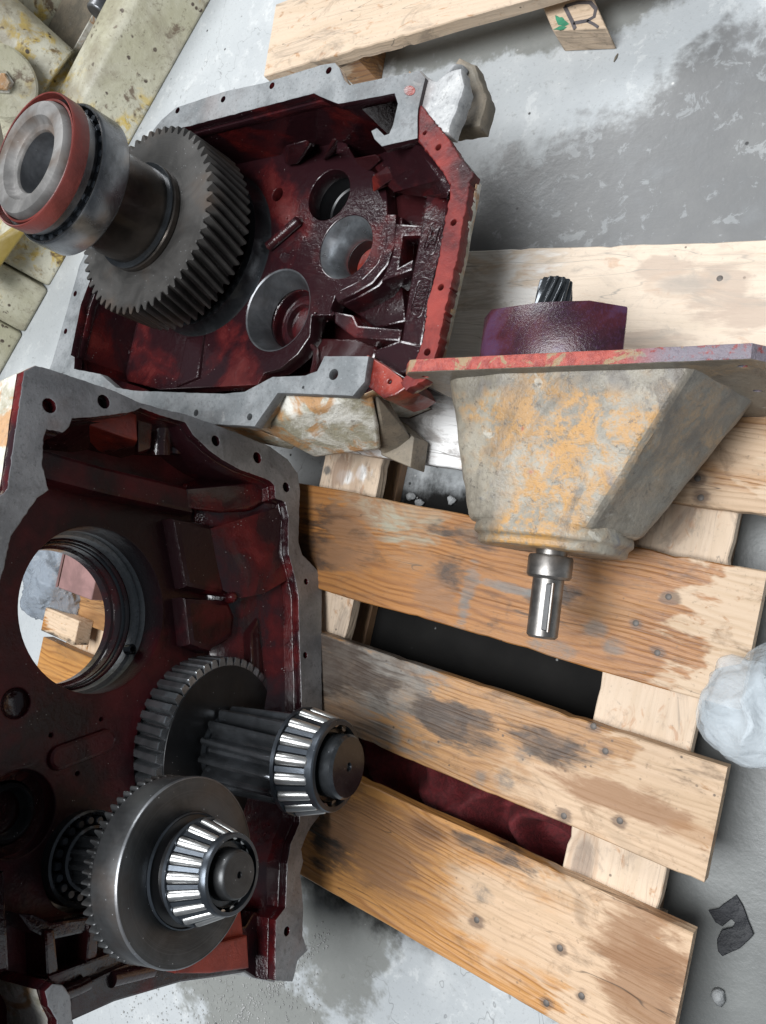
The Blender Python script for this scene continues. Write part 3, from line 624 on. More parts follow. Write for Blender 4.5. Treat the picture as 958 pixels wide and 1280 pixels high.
fl_o = plate('flange', rough(C_poly, .004, .0009, 4), hol, -.013, 0, 'flange_near', near, .0012); edge_paint(fl_o)
# side walls behind the flange: painted outside, oily inside
wallm = plate('side_wall', rough(C_poly, .02, .0008, 5), [], -.175, -.0135, 'red', near, .002)
me = wallm.data; me.materials.append(M['foot'])
CI = L(170, 850, 0).to_2d()
def dseg(p, a, b):
    ab = b-a; t = max(0, min(1, (p-a).dot(ab)/max(ab.length_squared, 1e-12))); return (p-a-ab*t).length
for f in me.polygons:
    if abs(f.normal.z) < .7:
        if f.normal.to_2d().dot(CI-f.center.to_2d()) < 0: f.material_index = 1
# back web with its bores
CW = -.087
web = [(30, 505), (150, 535), (240, 566), (300, 590), (330, 650), (330, 800), (335, 1000), (335, 1130), (290, 1190), (160, 1235), (92, 1262), (60, 1330), (-30, 1320), (-70, 1100), (-75, 900), (-45, 740), (20, 610)]
ring_c = L(121.3, 760.7, CW); RR = .1105
b2 = L(22, 1017, CW); b3 = L(106, 1079, CW); b4 = L(20, 879, CW)
g1c = Vector((-.152, .170, 0))
wh = [circ(g1c.to_2d(), .134, 64), circ(ring_c.to_2d(), RR, 72), circ(b2.to_2d(), .049, 44), circ(b3.to_2d(), .056, 44), circ(b4.to_2d(), .0195, 30)]
for q in ((127, 899), (64, 919), (97, 967), (35, 1148)): wh.append(circ(L(*q, CW).to_2d(), .0042, 14))
plate('back_web', LP(web, CW), wh, -.125, CW, 'web', near, .0015)
def at_n(c, z=0): return Matrix.Translation((c.x, c.y, z))
R = RR
obj('bore_ring', lathe([(R-.0005, -.0875), (R-.0005, -.138), (R-.005, -.140), (R-.0065, -.148), (R-.0075, -.150), (R+.012, -.150), (R+.012, -.1255), (R+.0005, -.1255), (R+.0005, -.0875)], 96, True), 'borering', near, mx=at_n(ring_c))
obj('bore_lip', lathe([(R-.0085, -.1505), (R-.0105, -.152), (R-.0115, -.163), (R-.0135, -.165), (R-.0145, -.178), (R-.018, -.180), (R-.018, -.194), (R+.008, -.194), (R+.008, -.151), (R-.008, -.1508)], 96, True), 'red', near, mx=at_n(ring_c))
obj('oil_seal_ring', lathe([(R-.0112, -.157), (R-.0128, -.158), (R-.0128, -.162), (R-.0112, -.163)], 96, True), 'steel_oily', near, mx=at_n(ring_c))
ob = L(162, 812, -.13); obj('oil_hole_boss', lathe([(.0075, 0), (.0075, .010), (.0055, .012), (.004, .012), (.004, .002), (0, .002)], 20), 'steel_oily', near, mx=Matrix.Translation((ob.x, ob.y, -.134)))
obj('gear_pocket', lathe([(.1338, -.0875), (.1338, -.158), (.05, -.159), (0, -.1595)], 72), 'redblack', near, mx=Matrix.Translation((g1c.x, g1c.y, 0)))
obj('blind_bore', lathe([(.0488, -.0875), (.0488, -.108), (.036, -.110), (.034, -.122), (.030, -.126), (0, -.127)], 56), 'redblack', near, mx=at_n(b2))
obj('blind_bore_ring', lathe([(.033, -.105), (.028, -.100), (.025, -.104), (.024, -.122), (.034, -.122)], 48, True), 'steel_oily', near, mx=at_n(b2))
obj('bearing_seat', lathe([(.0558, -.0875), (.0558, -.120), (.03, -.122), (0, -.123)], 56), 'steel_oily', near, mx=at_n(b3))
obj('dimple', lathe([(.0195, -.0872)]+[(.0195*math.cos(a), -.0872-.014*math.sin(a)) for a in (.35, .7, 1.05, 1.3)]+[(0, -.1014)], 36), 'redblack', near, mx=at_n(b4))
# raised rib in pill shape
a_, c_ = L(73, 947, CW).to_2d(), L(130, 926, CW).to_2d(); d_ = (c_-a_).normalized(); nrm = Vector((-d_.y, d_.x)); pw = .0105
pill = [c_+d_*(pw*math.cos(t))+nrm*(pw*math.sin(t)) for t in [(-90+180*k/10)*math.pi/180 for k in range(11)]]+[a_-d_*(pw*math.cos(t))-nrm*(pw*math.sin(t)) for t in [(-90+180*k/10)*math.pi/180 for k in range(11)]]
plate('pill_rib', pill, [], -.09, CW+.006, 'web', near, .0045)
# sloping inner wall at the foot of the casting
def wl(rows): return [[L(x, y, c) for x, y in r] for r, c in rows]
ys = [606, 622, 640, 690, 715, 750, 800, 850, 900, 960, 1030, 1058, 1100, 1140]
xf = [344, 346, 358, 362, 368, 375, 376, 378, 379, 381, 376, 364, 361, 357]
rows = [([(x+3, y) for x, y in zip(xf, ys)], -.016), ([(x-30, y) for x, y in zip(xf, ys)], -.046), ([(x-72, y) for x, y in zip(xf, ys)], -.074), ([(x-118, y) for x, y in zip(xf, ys)], -.092)]
obj('inner_wall', loft(wl(rows)), 'red', near, smooth=50, solid=.01)
# stepped pockets cast into that wall
prism('wall_step', [(52, 566), (130, 588), (232, 612), (238, 636), (130, 612), (54, 592)], -.12, -.058, 'web', near, .006)
obj('wall_step', hull([L(230, 611, -.060), L(272, 619, -.044), L(308, 617, -.038), L(344, 602, -.02), L(346, 621, -.02), L(309, 640, -.038), L(276, 641, -.044), L(230, 635, -.060), L(240, 592, -.11), L(300, 592, -.09), L(335, 598, -.06), L(240, 640, -.12), L(330, 636, -.1)]), 'red', near, bevel=.006, seg=3, smooth=40)
prism('wall_step', [(224, 655), (262, 661), (270, 668), (272, 700), (279, 737), (238, 728)], -.12, -.062, 'web', near, .008)
obj('wall_step', hull([L(262, 661, -.063), L(290, 655, -.05), L(352, 633, -.013), L(362, 660, -.012), L(365, 722, -.012), L(330, 742, -.030), L(300, 748, -.046), L(279, 738, -.061), L(268, 690, -.063), L(270, 665, -.12), L(340, 650, -.12), L(320, 740, -.12), L(282, 735, -.12)]), 'red', near, bevel=.008, seg=4, smooth=40)
prism('wall_step', [(238, 754), (284, 757), (290, 772), (288, 790), (262, 807), (243, 800)], -.12, -.060, 'web', near, .009)
prism('wall_step', [(316, 792), (322, 780), (330, 845), (318, 850)], -.12, -.05, 'redblack', near, .004)
obj('nub', tube([L(284, 748, -.075), L(288, 747, -.055), L(292, 746, -.046), L(294, 746, -.042)], [.009, .009, .0075, .003], 14), 'red', near, smooth=80)
obj('wall_block', hull([L(98, 526, -.03), L(170, 509, -.022), L(172, 551, -.022), L(132, 568, -.085), L(84, 548, -.085), L(168, 562, -.085), L(90, 530, -.085)]), 'orange', near, bevel=.002)
obj('bolt_boss', tube([L(203, 517, -.045), L(200, 545, -.055), L(199, 568, -.062)], .017, 20), 'redblack', near)
obj('bolt_boss', tube([L(219, 520, -.045), L(218, 545, -.055), L(217, 566, -.062)], .014, 20), 'redblack', near)
obj('boss_web', hull([L(172, 512, -.03), L(192, 518, -.03), L(188, 563, -.05), L(172, 568, -.05), L(172, 520, -.09), L(190, 560, -.09)]), 'red', near, bevel=.003)
obj('boss_web', hull([L(231, 527, -.022), L(238, 540, -.022), L(255, 556, -.03), L(230, 563, -.05), L(255, 562, -.09), L(230, 530, -.09)]), 'orange', near, bevel=.003)
obj('top_wall', loft([[L(x, y, -.03) for x, y in ((58, 530), (120, 522), (175, 512), (235, 530), (300, 588), (340, 602))], [L(x, y, -.12) for x, y in ((40, 566), (100, 572), (160, 586), (220, 590), (260, 606), (300, 612))]]), 'redblack', near, smooth=0, solid=.008)
# low side at the bottom of the picture, with pockets between ribs
prism('low_side', [(88, 1274), (144, 1249), (226, 1225), (269, 1219), (307, 1213), (318, 1220), (343, 1225), (346, 1148), (318, 1143), (308, 1160), (230, 1180), (150, 1212), (92, 1240)], -.12, -.035, 'red', near, .003)
prism('ledge', [(222, 1214), (222, 1194), (308, 1172), (310, 1208), (262, 1214)], -.06, -.018, 'orange', near, .0025)
prism('ledge', [(262, 1176), (300, 1140), (303, 1168)], -.06, -.028, 'orange', near, .0025)
prism('rib', [(30, 1146), (42, 1147), (63, 1157), (118, 1149), (120, 1160), (64, 1172), (40, 1160)], -.1, -.055, 'red', near, .003)
prism('rib', [(59, 1166), (66, 1166), (72, 1226), (62, 1228)], -.1, -.05, 'redblack', near, .003)
prism('rib', [(114, 1160), (122, 1160), (118, 1212), (109, 1212)], -.1, -.05, 'redblack', near, .003)
prism('rib', [(66, 1222), (150, 1190), (205, 1178), (205, 1190), (150, 1204), (76, 1236)], -.1, -.045, 'red', near, .003)
prism('rib', [(-30, 1100), (2, 1095), (8, 1210), (-20, 1215)], -.1, -.05, 'red', near, .004)
a_ = L(140, 1224, -.034); b_ = L(190, 1212, -.034); obj('slot', tube([a_, a_.lerp(b_, .5), b_], .009, 14), 'redblack', near)
obj('slot', tube([L(78, 1243, -.038), L(96, 1236, -.038), L(110, 1229, -.038)], .008, 14), 'redblack', near)

# ------------------------------------------------------------------ upper gearbox half, lying on its back with the open side up
ZF = .21; ZP = .09
FB = Vector((.95, -.36, 0))
def F(px, py, z): return at(px, py, z)-FB
def FP(pts, z): return [F(x, y, z).to_2d() for x, y in pts]
far = root('gearbox_housing', FB, 'upper gearbox half lying on its back, empty bores facing up, big gear in it', 'gearbox housing', 'split gearbox halves')
def fpl(name, pts, z0, z1, mat, bev=.002, holes=(), rg=None):
    q = FP(pts, z1)
    if rg: q = rough(q, *rg)
    return plate(name, q, [circ(F(x, y, z1).to_2d(), r, n) for x, y, r, n in holes], z0, z1, mat, far, bev)
f_a = [(58, 470), (65, 455), (100, 331), (140, 245), (180, 178), (202, 150), (220, 135), (280, 115), (330, 104), (400, 82), (418, 79), (424, 85), (430, 101), (437, 107), (524, 89), (531, 97), (527, 117), (522, 136), (521, 172)]
f_ai = [(478, 182), (469, 173), (465, 164), (471, 161), (480, 170), (487, 168), (492, 156), (498, 129), (494, 116), (462, 122), (423, 129), (400, 120), (393, 116), (228, 159), (210, 178), (190, 215), (155, 275), (122, 325), (101, 380), (88, 444), (93, 447), (92, 463)]
fpl('flange', f_a+f_ai, ZF-.016, ZF, 'flange', .001, [(222, 138, .006, 16), (279, 124, .006, 16), (340, 107, .006, 16), (411, 88, .006, 16), (94, 367, .006, 16), (82, 414, .006, 16)], rg=(.01, .0008, 2)); edge_paint(far.children[-1], 'red_far')
fpl('bolt_hole', [(512+7*math.cos(t), 113+6*math.sin(t)) for t in [k*math.pi/8 for k in range(16)]], ZF-.004, ZF+.0006, 'orange', .0003)
f_b = [(524, 130), (549, 161), (570, 191), (591, 217), (586, 228), (583, 250), (576, 283), (573, 309), (560, 366), (551, 408), (544, 441), (533, 472), (508, 486)]
f_bi = [(502, 478), (516, 460), (525, 440), (531, 419), (536, 375), (546, 340), (553, 305), (562, 250), (564, 237), (564, 230), (556, 216), (540, 195), (522, 172)]
fpl('red_rim', f_b+f_bi, ZF-.022, ZF-.003, 'rim', .0015, [(548, 184, .0055, 16), (531, 166, .004, 12), (567, 278, .0055, 16), (551, 359, .0055, 16), (534, 440, .006, 16)], rg=(.003, .0024, 9))
f_c = [(60, 474), (93, 462), (125, 468), (145, 485), (168, 489), (280, 493), (306, 490), (341, 472), (382, 470), (397, 464), (406, 446), (460, 446)]
f_ci = [(455, 477), (441, 494), (347, 490), (318, 532), (280, 530), (245, 528), (193, 523), (150, 510), (100, 492), (60, 480)]
fpl('flange', f_c+f_ci, ZF-.016, ZF+.0005, 'flange', .001, [(417, 468, .0085, 20), (379, 484, .003, 12), (312, 521, .006, 16), (245, 516, .006, 16), (184, 513, .006, 16)], rg=(.01, .0007, 6))
fpl('red_corner', [(460, 446), (470, 452), (483, 460), (500, 473), (506, 484), (494, 492), (480, 496), (456, 478)], .12, ZF-.012, 'orange', .002, [(487, 477, .005, 14)])
# walls
w_out = [(62, 466), (66, 455), (101, 331), (141, 245), (181, 178), (203, 152), (221, 137), (281, 117), (330, 106), (400, 84), (416, 82), (421, 88), (428, 104), (437, 110), (522, 92), (528, 99), (526, 130), (549, 163), (568, 192), (588, 218), (582, 250), (575, 283), (571, 309), (558, 366), (549, 408), (541, 441), (530, 470), (506, 484), (470, 478), (440, 491), (345, 488), (316, 529), (280, 527), (245, 525), (193, 520), (150, 507), (100, 488), (66, 476)]
w_in = [(93, 462), (88, 444), (102, 380), (123, 325), (156, 275), (191, 215), (212, 178), (230, 161), (393, 118), (400, 118), (412, 116), (424, 121), (437, 121), (510, 104), (514, 110), (516, 140), (521, 172), (540, 196), (556, 217), (563, 231), (563, 239), (553, 305), (546, 340), (536, 375), (531, 419), (525, 440), (514, 460), (500, 470), (460, 446), (406, 446), (397, 464), (382, 470), (341, 472), (306, 490), (280, 493), (168, 489), (145, 485), (125, 468)]
wo, wi = FP(w_out, ZF), FP(w_in, ZF)
def taper(px, py):
    # the casting draws in below its rim on the viewer's side
    k = max(0, min(1, (px-430)/120)); return (px-12*k-1, py-4*k)
wb_ = [F(*taper(x, y), .004).to_2d().lerp(F(x, y, ZF).to_2d(), 0 if x > 500 else .75) for x, y in w_out]
rowsw = []
for t in (0, .08, .35, .7, 1): rowsw.append([(*(a.lerp(b, t)), (ZF-.0165)*(1-t)+.004*t) for a, b in zip(wo, wb_)])
obj('outer_wall', loft(rowsw, True), 'foot', far, smooth=40)
wi_b = [a.lerp(b, .0) for a, b in zip(wi, wi)]
wall = plate('side_wall', wo, [wi], ZF-.03, ZF-.0165, 'red_far', far, .001); me = wall.data
iw = [F(x, y, .006).to_2d() if x > 470 else p for (x, y), p in zip(w_in, wi)]
obj('inner_wall', loft([[(p.x, p.y, ZF-.02) for p in wi], [(*p.lerp(q, .5), .10) for p, q in zip(wi, iw)], [(*p.lerp(q, .97), .006) for p, q in zip(wi, iw)]], True), 'wallfar', far, smooth=40); me.materials.append(M['foot'])
CF = F(350, 290, ZF).to_2d()
for f in me.polygons:
    if f.normal.to_2d().dot(CF-f.center.to_2d()) < 0: f.material_index = 1
plate('back_plate', wb_, [], .0, .0035, 'redblack', far, .0005)
# inner deck with bores
def fit_c(pts, z):
    q = [F(x, y, z).to_2d() for x, y in pts]; c = sum(q, Vector((0, 0)))/len(q); return c, sum((p-c).length for p in q)/len(q)
c1, r1 = fit_c([(384, 255), (439, 232), (423, 212), (400, 275)], ZP)
c2, r2 = fit_c([(398, 318), (467, 297), (444, 269), (421, 349)], ZP)
c3, r3 = fit_c([(306, 398), (388, 372), (360, 337), (334, 442)], ZP)
GX = Vector((1.116, -.406, 0)); gc = (GX-FB).to_2d()
deck = [(100, 420), (120, 330), (200, 230), (300, 190), (400, 170), (432, 180), (447, 205), (462, 212), (480, 225), (483, 250), (484, 282), (482, 305), (472, 330), (452, 350), (420, 366), (413, 385), (414, 393), (389, 393), (387, 420), (372, 442), (350, 460), (330, 466), (322, 480), (200, 486), (140, 470)]
plate('bearing_deck', FP(deck, ZP), [circ(c1, r1, 48), circ(c2, r2, 56), circ(c3, r3, 56), circ(F(347, 243, ZP).to_2d(), .013, 24), circ(F(359, 273, ZP).to_2d(), .003, 10), circ(F(380, 298, ZP).to_2d(), .003, 10), circ(F(395, 392, ZP).to_2d(), .0035, 10), circ(F(416, 392, ZP).to_2d(), .0035, 10)], .06, ZP, 'red_far', far, .0015)
def fl(c, name, prof, mat, n=64, closed=False): return obj(name, lathe(prof, n, closed), mat, far, mx=Matrix.Translation((c.x, c.y, 0)))
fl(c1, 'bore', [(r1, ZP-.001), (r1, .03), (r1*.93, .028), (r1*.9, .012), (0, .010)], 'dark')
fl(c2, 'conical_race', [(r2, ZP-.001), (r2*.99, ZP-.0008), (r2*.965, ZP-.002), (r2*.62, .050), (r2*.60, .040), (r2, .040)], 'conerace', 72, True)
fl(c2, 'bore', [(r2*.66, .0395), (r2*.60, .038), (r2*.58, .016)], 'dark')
fl(c2, 'bore_floor', [(r2*.60, .006), (r2*.58, .015), (r2*.3, .013), (0, .013)], 'orange')
fl(c3, 'conical_race', [(r3, ZP-.001), (r3*.985, ZP-.0005), (r3*.95, ZP-.002), (r3*.74, .052), (r3*.72, .046), (r3, .046)], 'race', 72, True)
fl(c3, 'bore', [(r3*.82, .0455), (r3*.72, .040), (r3*.70, .020), (r3*.58, .019), (r3*.56, .026), (r3*.46, .026), (r3*.44, .014), (0, .012)], 'red')
fl(gc, 'gear_seat_ring', [(.118, ZP), (.124, ZP+.030), (.130, ZP+.032), (.139, ZP+.028), (.146, ZP+.004), (.150, ZP), (.150, .07), (.118, .07)], 'steel_oily', 96, True)
# pill rib, hook boss and wall bumps
a_, b_ = F(336, 308, ZP+.008), F(373, 276, ZP+.008)
obj('pill_rib', tube([a_.lerp(b_, t) for t in (-.06, 0, .5, 1, 1.06)], [.003, .0085, .0085, .0085, .003], 16), 'red_far', far)
obj('drain_boss', tube([F(356, 322, ZP-.005), F(356, 322, ZP+.004)], .008, 16), 'red_far', far)
obj('hook_boss', hull([F(357, 182, ZP+.06), F(385, 174, ZP+.06), F(388, 182, ZP+.05), F(372, 206, ZP+.008), F(358, 208, ZP+.008), F(350, 190, ZP+.01), F(400, 180, ZP+.0)]), 'red_far', far, bevel=.006, seg=3)
obj('wall_web', hull([F(415, 172, ZP+.07), F(424, 174, ZP+.07), F(402, 200, ZP+.01), F(408, 202, ZP-.01), F(424, 190, ZP)]), 'redblack', far, bevel=.004, seg=3)
obj('wall_web', hull([F(443, 197, ZP+.01), F(470, 192, ZP+.05), F(478, 200, ZP+.05), F(462, 214, ZP-.01), F(452, 222, ZP-.03)]), 'redblack', far, bevel=.005, seg=3)
obj('rust_pad', hull([F(464, 220, ZP+.03), F(492, 200, ZP+.045), F(503, 215, ZP+.045), F(500, 226, ZP+.02), F(466, 240, ZP+.012), F(480, 235, ZP-.02)]), 'orange', far, bevel=.003)
obj('slanted_wall', loft([[F(x, y, ZF-.02) for x, y in ((524, 174), (541, 197), (556, 217), (564, 232), (563, 238))], [F(x, y, ZP+.01) for x, y in ((470, 196), (488, 226), (500, 236), (530, 238), (548, 240))]]), 'red_far', far, smooth=0, solid=.01)
# curved double rib around the middle bore
arc = [(486, 268), (485, 300), (477, 326), (459, 348), (438, 360), (418, 369)]
def strip(pts, w):
    out, back = [], []
    for i, p in enumerate(pts):
        d = Vector(pts[min(i+1, len(pts)-1)])-Vector(pts[max(i-1, 0)]); d.normalize(); n = Vector((-d.y, d.x))
        out.append(Vector(p)+n*w); back.append(Vector(p)-n*w)
    return out+back[::-1]
fpl('curved_rib', strip([(x+3, y+2) for x, y in arc], 4), .03, ZP+.012, 'red_far', .003)
fpl('curved_rib', strip([(x+12, y+6) for x, y in arc], 3), .03, ZP+.002, 'red_far', .003)
# pockets between the deck and the right-hand rim
fpl('number_ledge', [(537, 238), (560, 238), (553, 300), (540, 345), (530, 400), (524, 438), (500, 452), (505, 420), (514, 360), (524, 310), (532, 262)], .105, .125, 'red_far', .003)
fpl('pocket_bridge', [(497, 282), (526, 284), (524, 292), (502, 293), (496, 338), (514, 328), (513, 336), (480, 348), (492, 320)], .07, .105, 'red_far', .003)
fpl('pocket_bridge', [(420, 392), (440, 396), (446, 409), (500, 414), (498, 424), (444, 420), (420, 402)], .07, .11, 'red_far', .003)
fpl('pocket_shelf', [(470, 345), (488, 348), (500, 352), (505, 400), (470, 408), (448, 390)], .01, .05, 'red', .003)
fpl('pocket_shelf', [(490, 250), (520, 238), (532, 245), (526, 284), (500, 280)], .01, .06, 'redblack', .004)
fpl('corner_shelf', [(470, 440), (500, 428), (528, 435), (515, 458), (490, 470)], .14, .17, 'red_far', .004)
fpl('corner_shelf', [(395, 425), (470, 428), (466, 446), (400, 450)], .02, .06, 'redblack', .004)
obj('drip_lip', tube([F(392, 470, ZF-.02), F(396, 455, ZF-.04), F(397, 440, ZF-.07), F(390, 432, ZF-.09)], [.006, .007, .006, .003], 12), 'redblack', far)
fpl('rib', [(148, 412), (163, 412), (160, 440), (146, 445)], .02, ZP+.004, 'red_far', .004)
fpl('rib', [(234, 424), (252, 421), (246, 470), (222, 480), (228, 452)], .02, ZP+.006, 'red_far', .004)
# cast numbers on the ledge
def pad(cx, cy, ang, ln, wd, txt):
    z = .1255; a = math.radians(ang); d = Vector((math.cos(a), math.sin(a))); n = Vector((-d.y, d.x)); c = Vector((cx, cy)); pts = []
    for k in range(9): t = math.radians(-90+180*k/8); pts.append(c+d*(ln/2-wd/2+wd/2*math.cos(t))+n*(wd/2*math.sin(t)))
    for k in range(9): t = math.radians(90+180*k/8); pts.append(c-d*(ln/2-wd/2)+d*(wd/2*math.cos(t))+n*(wd/2*math.sin(t)))
    q = FP(pts, z); inner = [Vector(p) for p in q]; m = sum(inner, Vector((0, 0)))/len(inner)
    plate('number_pad', q, [[m+(p-m)*.86 for p in q]], z-.003, z+.0010, 'red_far', far, .0008)
    p0, p1 = F(*(c-d*ln/2), z), F(*(c+d*ln/2), z); dv = (p1-p0); L_ = dv.length
    cu = bpy.data.curves.new('number', 'FONT'); cu.body = txt; cu.size = L_*.36; cu.extrude = .0009; cu.bevel_depth = .0004; cu.align_x = 'CENTER'; cu.align_y = 'CENTER'; cu.offset = .0002
    t = bpy.data.objects.new('tmp', cu); COL.objects.link(t); me = bpy.data.meshes.new_from_object(t); bpy.data.objects.remove(t); me.materials.clear()
    obj('cast_number', me, 'red_far', far, mx=Matrix.Translation((p0+p1)/2+Vector((0, 0, .0008))) @ Matrix.Rotation(math.atan2(dv.y, dv.x), 4, 'Z'))
pad(541, 297, 108, 46, 16, 'ZSL'); pad(525, 372, 105, 52, 16, '88 0')
# scraped corner, bracket and mounting foot
fpl('scraped_corner', [(528, 96), (545, 106), (560, 92), (573, 88), (577, 108), (568, 135), (558, 163), (550, 161), (527, 136), (526, 116)], .175, ZF-.007, 'rough_iron', .004, rg=(.005, .002, 14))
fpl('bracket', [(566, 92), (574, 76), (590, 84), (605, 124), (597, 154), (560, 160), (574, 122)], .12, .150, 'muddy', .005, rg=(.006, .0015, 15))
obj('bracket_top', hull([F(556, 92, .185), F(568, 78, .18), F(580, 80, .165), F(588, 88, .15), F(576, 112, .16), F(570, 95, .12)]), 'rough_iron', far, bevel=.004, seg=3)
obj('bracket_hole', tube([F(578, 140, .149), F(578, 140, .1512)], .011, 20), 'dark', far)
obj('mounting_foot', hull([F(350, 491, ZF-.018), F(440, 496, ZF-.018), F(458, 480, ZF-.016), F(467, 492, ZF-.03), F(474, 530, .13), F(477, 562, .085), F(440, 562, .085), F(395, 572, .08), F(356, 545, .12), F(322, 534, .17), F(330, 520, .03), F(440, 500, .03), F(470, 548, .02), F(380, 560, .02)]), 'foot', far, bevel=.006, seg=3)
obj('foot_lug', hull([F(468, 490, ZF-.035), F(486, 500, .12), F(489, 526, .09), F(514, 547, .055), F(511, 580, .004), F(478, 566, .06), F(474, 520, .14), F(470, 560, .004), F(500, 545, .004)]), 'muddy', far, bevel=.004)
obj('foot_strip', hull([F(285, 535, .13), F(320, 536, .13), F(372, 556, .10), F(366, 562, .07), F(290, 547, .10), F(300, 540, .02), F(360, 552, .02)]), 'foot', far, bevel=.003)
fpl('foot_lug', [(474, 528), (490, 526), (515, 548), (511, 580), (478, 566)], .012, .055, 'muddy', .004)

# ------------------------------------------------------------------ big gear with its shaft, standing upright in the upper half
ZG = .235
gs = root('gear_shaft', (GX.x, GX.y, .095), 'large dark gear on a thick stained shaft with a red seal on top', 'gear shaft')
def gl(name, prof, mat, n=72, closed=False, par=None): return obj(name, lathe([(r, z-.095) for r, z in prof], n, closed), mat, par or gs)
obj('gear', gear(.1595, .1475, 56, .150-.095, ZG-.095, .16, .07), 'steel_far', gs)
gl('shaft', [(.0, .095), (.05, .095), (.05, .14), (.085, .145), (.085, ZG), (.0885, ZG+.002), (.0885, ZG+.010), (.084, ZG+.015), (.080, ZG+.017), (.079, ZG+.09), (.083, ZG+.112), (.083, .37), (0, .37)], 'brown_shaft')
gl('collar_ring', [(.0800, ZG+.014), (.0875, ZG+.0145), (.0885, ZG+.017), (.0875, ZG+.0195), (.080, ZG+.020)], 'steel_oily', 72, True)
gl('outer_race', [(.100, .347), (.105, .346), (.1075, .349), (.1078, .389), (.1055, .3925), (.1030, .3925), (.1015, .3905), (.1005, .36)], 'racemetal', 96, True)
gl('inner_race', [(.070, .350), (.082, .350), (.082, .385), (.0905, .3865), (.0925, .396), (.0960, .398), (.0960, .4085), (.07, .4085)], 'race', 72, True)
gl('cage_ring', [(.0905, .384), (.0925, .384), (.0925, .3905), (.0905, .3905)], 'cage', 72, True)
me = None
for i in range(26):
    a = 2*math.pi*i/26
    if me is None:
        me = bpy.data.meshes.new('roller'); b = lathe([(0, .030), (.0050, .030), (.0058, .027), (.0058, -.004), (.005, -.006), (0, -.006)], 14); bmesh.ops.recalc_face_normals(b, faces=b.faces); b.to_mesh(me); b.free()
    obj('roller', me, 'cage', gs, mx=Matrix.Translation((.0955*math.cos(a), .0955*math.sin(a), .359-.095)))
gl('oil_seal', [(.0975, .409), (.1000, .410), (.1000, .432), (.0985, .4345), (.0970, .4338), (.0962, .416), (.0915, .416), (.0910, .4295), (.0895, .4310), (.0878, .4295), (.0866, .409)], 'seal', 96, True)
gl('seal_groove_dark', [(.0917, .4162), (.0961, .4162), (.0961, .4190), (.0917, .4190)], 'dark', 72, True)  # black ring laid in the seal groove to paint its gap dark
gl('shaft_end', [(.0862, .395), (.0862, .427), (.0855, .434), (.082, .4395), (.070, .4405), (.0625, .4395), (.058, .431), (.055, .428), (.0475, .427), (.0455, .424), (.0455, .40), (.060, .40)], 'worn')
gl('bore_wall', [(.0454, .4235), (.0450, .385), (.0, .383)], 'race')
gl('keyway_mark', [(.0, .3562), (.044, .3562), (.044, .3568), (0, .3568)], 'steel_oily', 48)

# ------------------------------------------------------------------ pinion shaft in the near half
LW = lambda v: MN @ Vector(v)
pg = Vector((-.152, .170, -.028)); pe = Vector((-.1745, .1585, .158))
ax_ = LW(pe)-LW(pg); Lp = ax_.length
mp = axis_mx(LW(pg), ax_, .1)
ps = root('pinion_shaft', None, 'pinion shaft with wide oily gear and a bearing of bright rollers beside the pallet boards', 'gear shaft', 'shafts standing out of the near half', mat=mp)
def pl(name, prof, mat, n=48, closed=False, par=None): return obj(name, lathe(prof, n, closed), mat, par or ps)
obj('gear', gear(.130, .1190, 48, -.122, -.026, .07, .03, wide=True), 'steel_wet', ps)
pl('gear_face', [(.045, -.0258), (.1175, -.0258), (.1180, -.0250), (.1175, -.0242), (.045, -.0242)], 'darkface', 96, True)
pl('gear_hub', [(.03, -.084), (.05, -.082), (.05, -.022), (.046, -.019), (.03, -.019)], 'steel_oily', closed=True)
obj('pinion', gear(.0605, .0420, 14, -.020, .112, .2, .02, wide=False), 'pinion', ps)
zb, zs_ = .118, .152
taper_bearing(ps, .0715, .0605, .114, .163, 16, .040, spin=.1)
pl('shaft_end', [(.0, -.062), (.04, -.062), (.041, .112), (.041, Lp-.004), (.038, Lp), (.006, Lp), (.004, Lp-.004), (0, Lp-.005)], 'steel_oily')

# ------------------------------------------------------------------ second shaft: plain disc gear and tapered bearing
q0 = Vector((-.250, .3805, .055)); dq = Vector((0, 0, 1))
ds = root('disc_gear_shaft', None, 'flat-faced steel disc gear with a cone of bright rollers, lowest of the gears', 'gear shaft', 'shafts standing out of the near half', mat=axis_mx(LW(q0), NN, .3))
def dl(name, prof, mat, n=64, closed=False, par=None): return obj(name, lathe(prof, n, closed), mat, par or ds)
dl('disc', [(.03, .002), (.0925, .002), (.0945, .004), (.0955, .008), (.0955, .0435), (.0945, .0455), (.06, .0458), (.0585, .0450), (.03, .0450)], 'steel', 96, True)
obj('gear', gear(.0965, .0885, 60, -.010, .005, .01, .03), 'steel', ds)
dl('edge_highlight', [(.0953, .0428), (.0958, .0430), (.0957, .0440), (.0948, .0458), (.0938, .0460), (.0938, .0455)], 'race', 128, True)  # lighter ring added to draw the bevel highlight along the disc rim
dl('shoulder', [(.03, .045), (.0560, .045), (.0560, .0475), (.047, .050), (.045, .060), (.030, .060)], 'dark', 64, True)  # coloured black for the shadow ring between disc and bearing
dl('shoulder_ring', [(.0560, .0455), (.0585, .0455), (.0585, .0482), (.0572, .0490), (.0560, .0482)], 'cage', 64, True)
taper_bearing(ds, .0545, .0410, .064, .104, 17, .0255, spin=.05)
dl('shaft', [(0, -.14), (.024, -.14), (.028, -.10), (.028, -.03), (.026, .10), (.0245, .113), (.0235, .1175), (.022, .119), (.0035, .119), (.0025, .115), (0, .114)], 'steel')
dl('rear_race', [(.048, -.148), (.0545, -.148), (.0545, -.128), (.052, -.126), (.048, -.130)], 'steel_oily', 64, True)
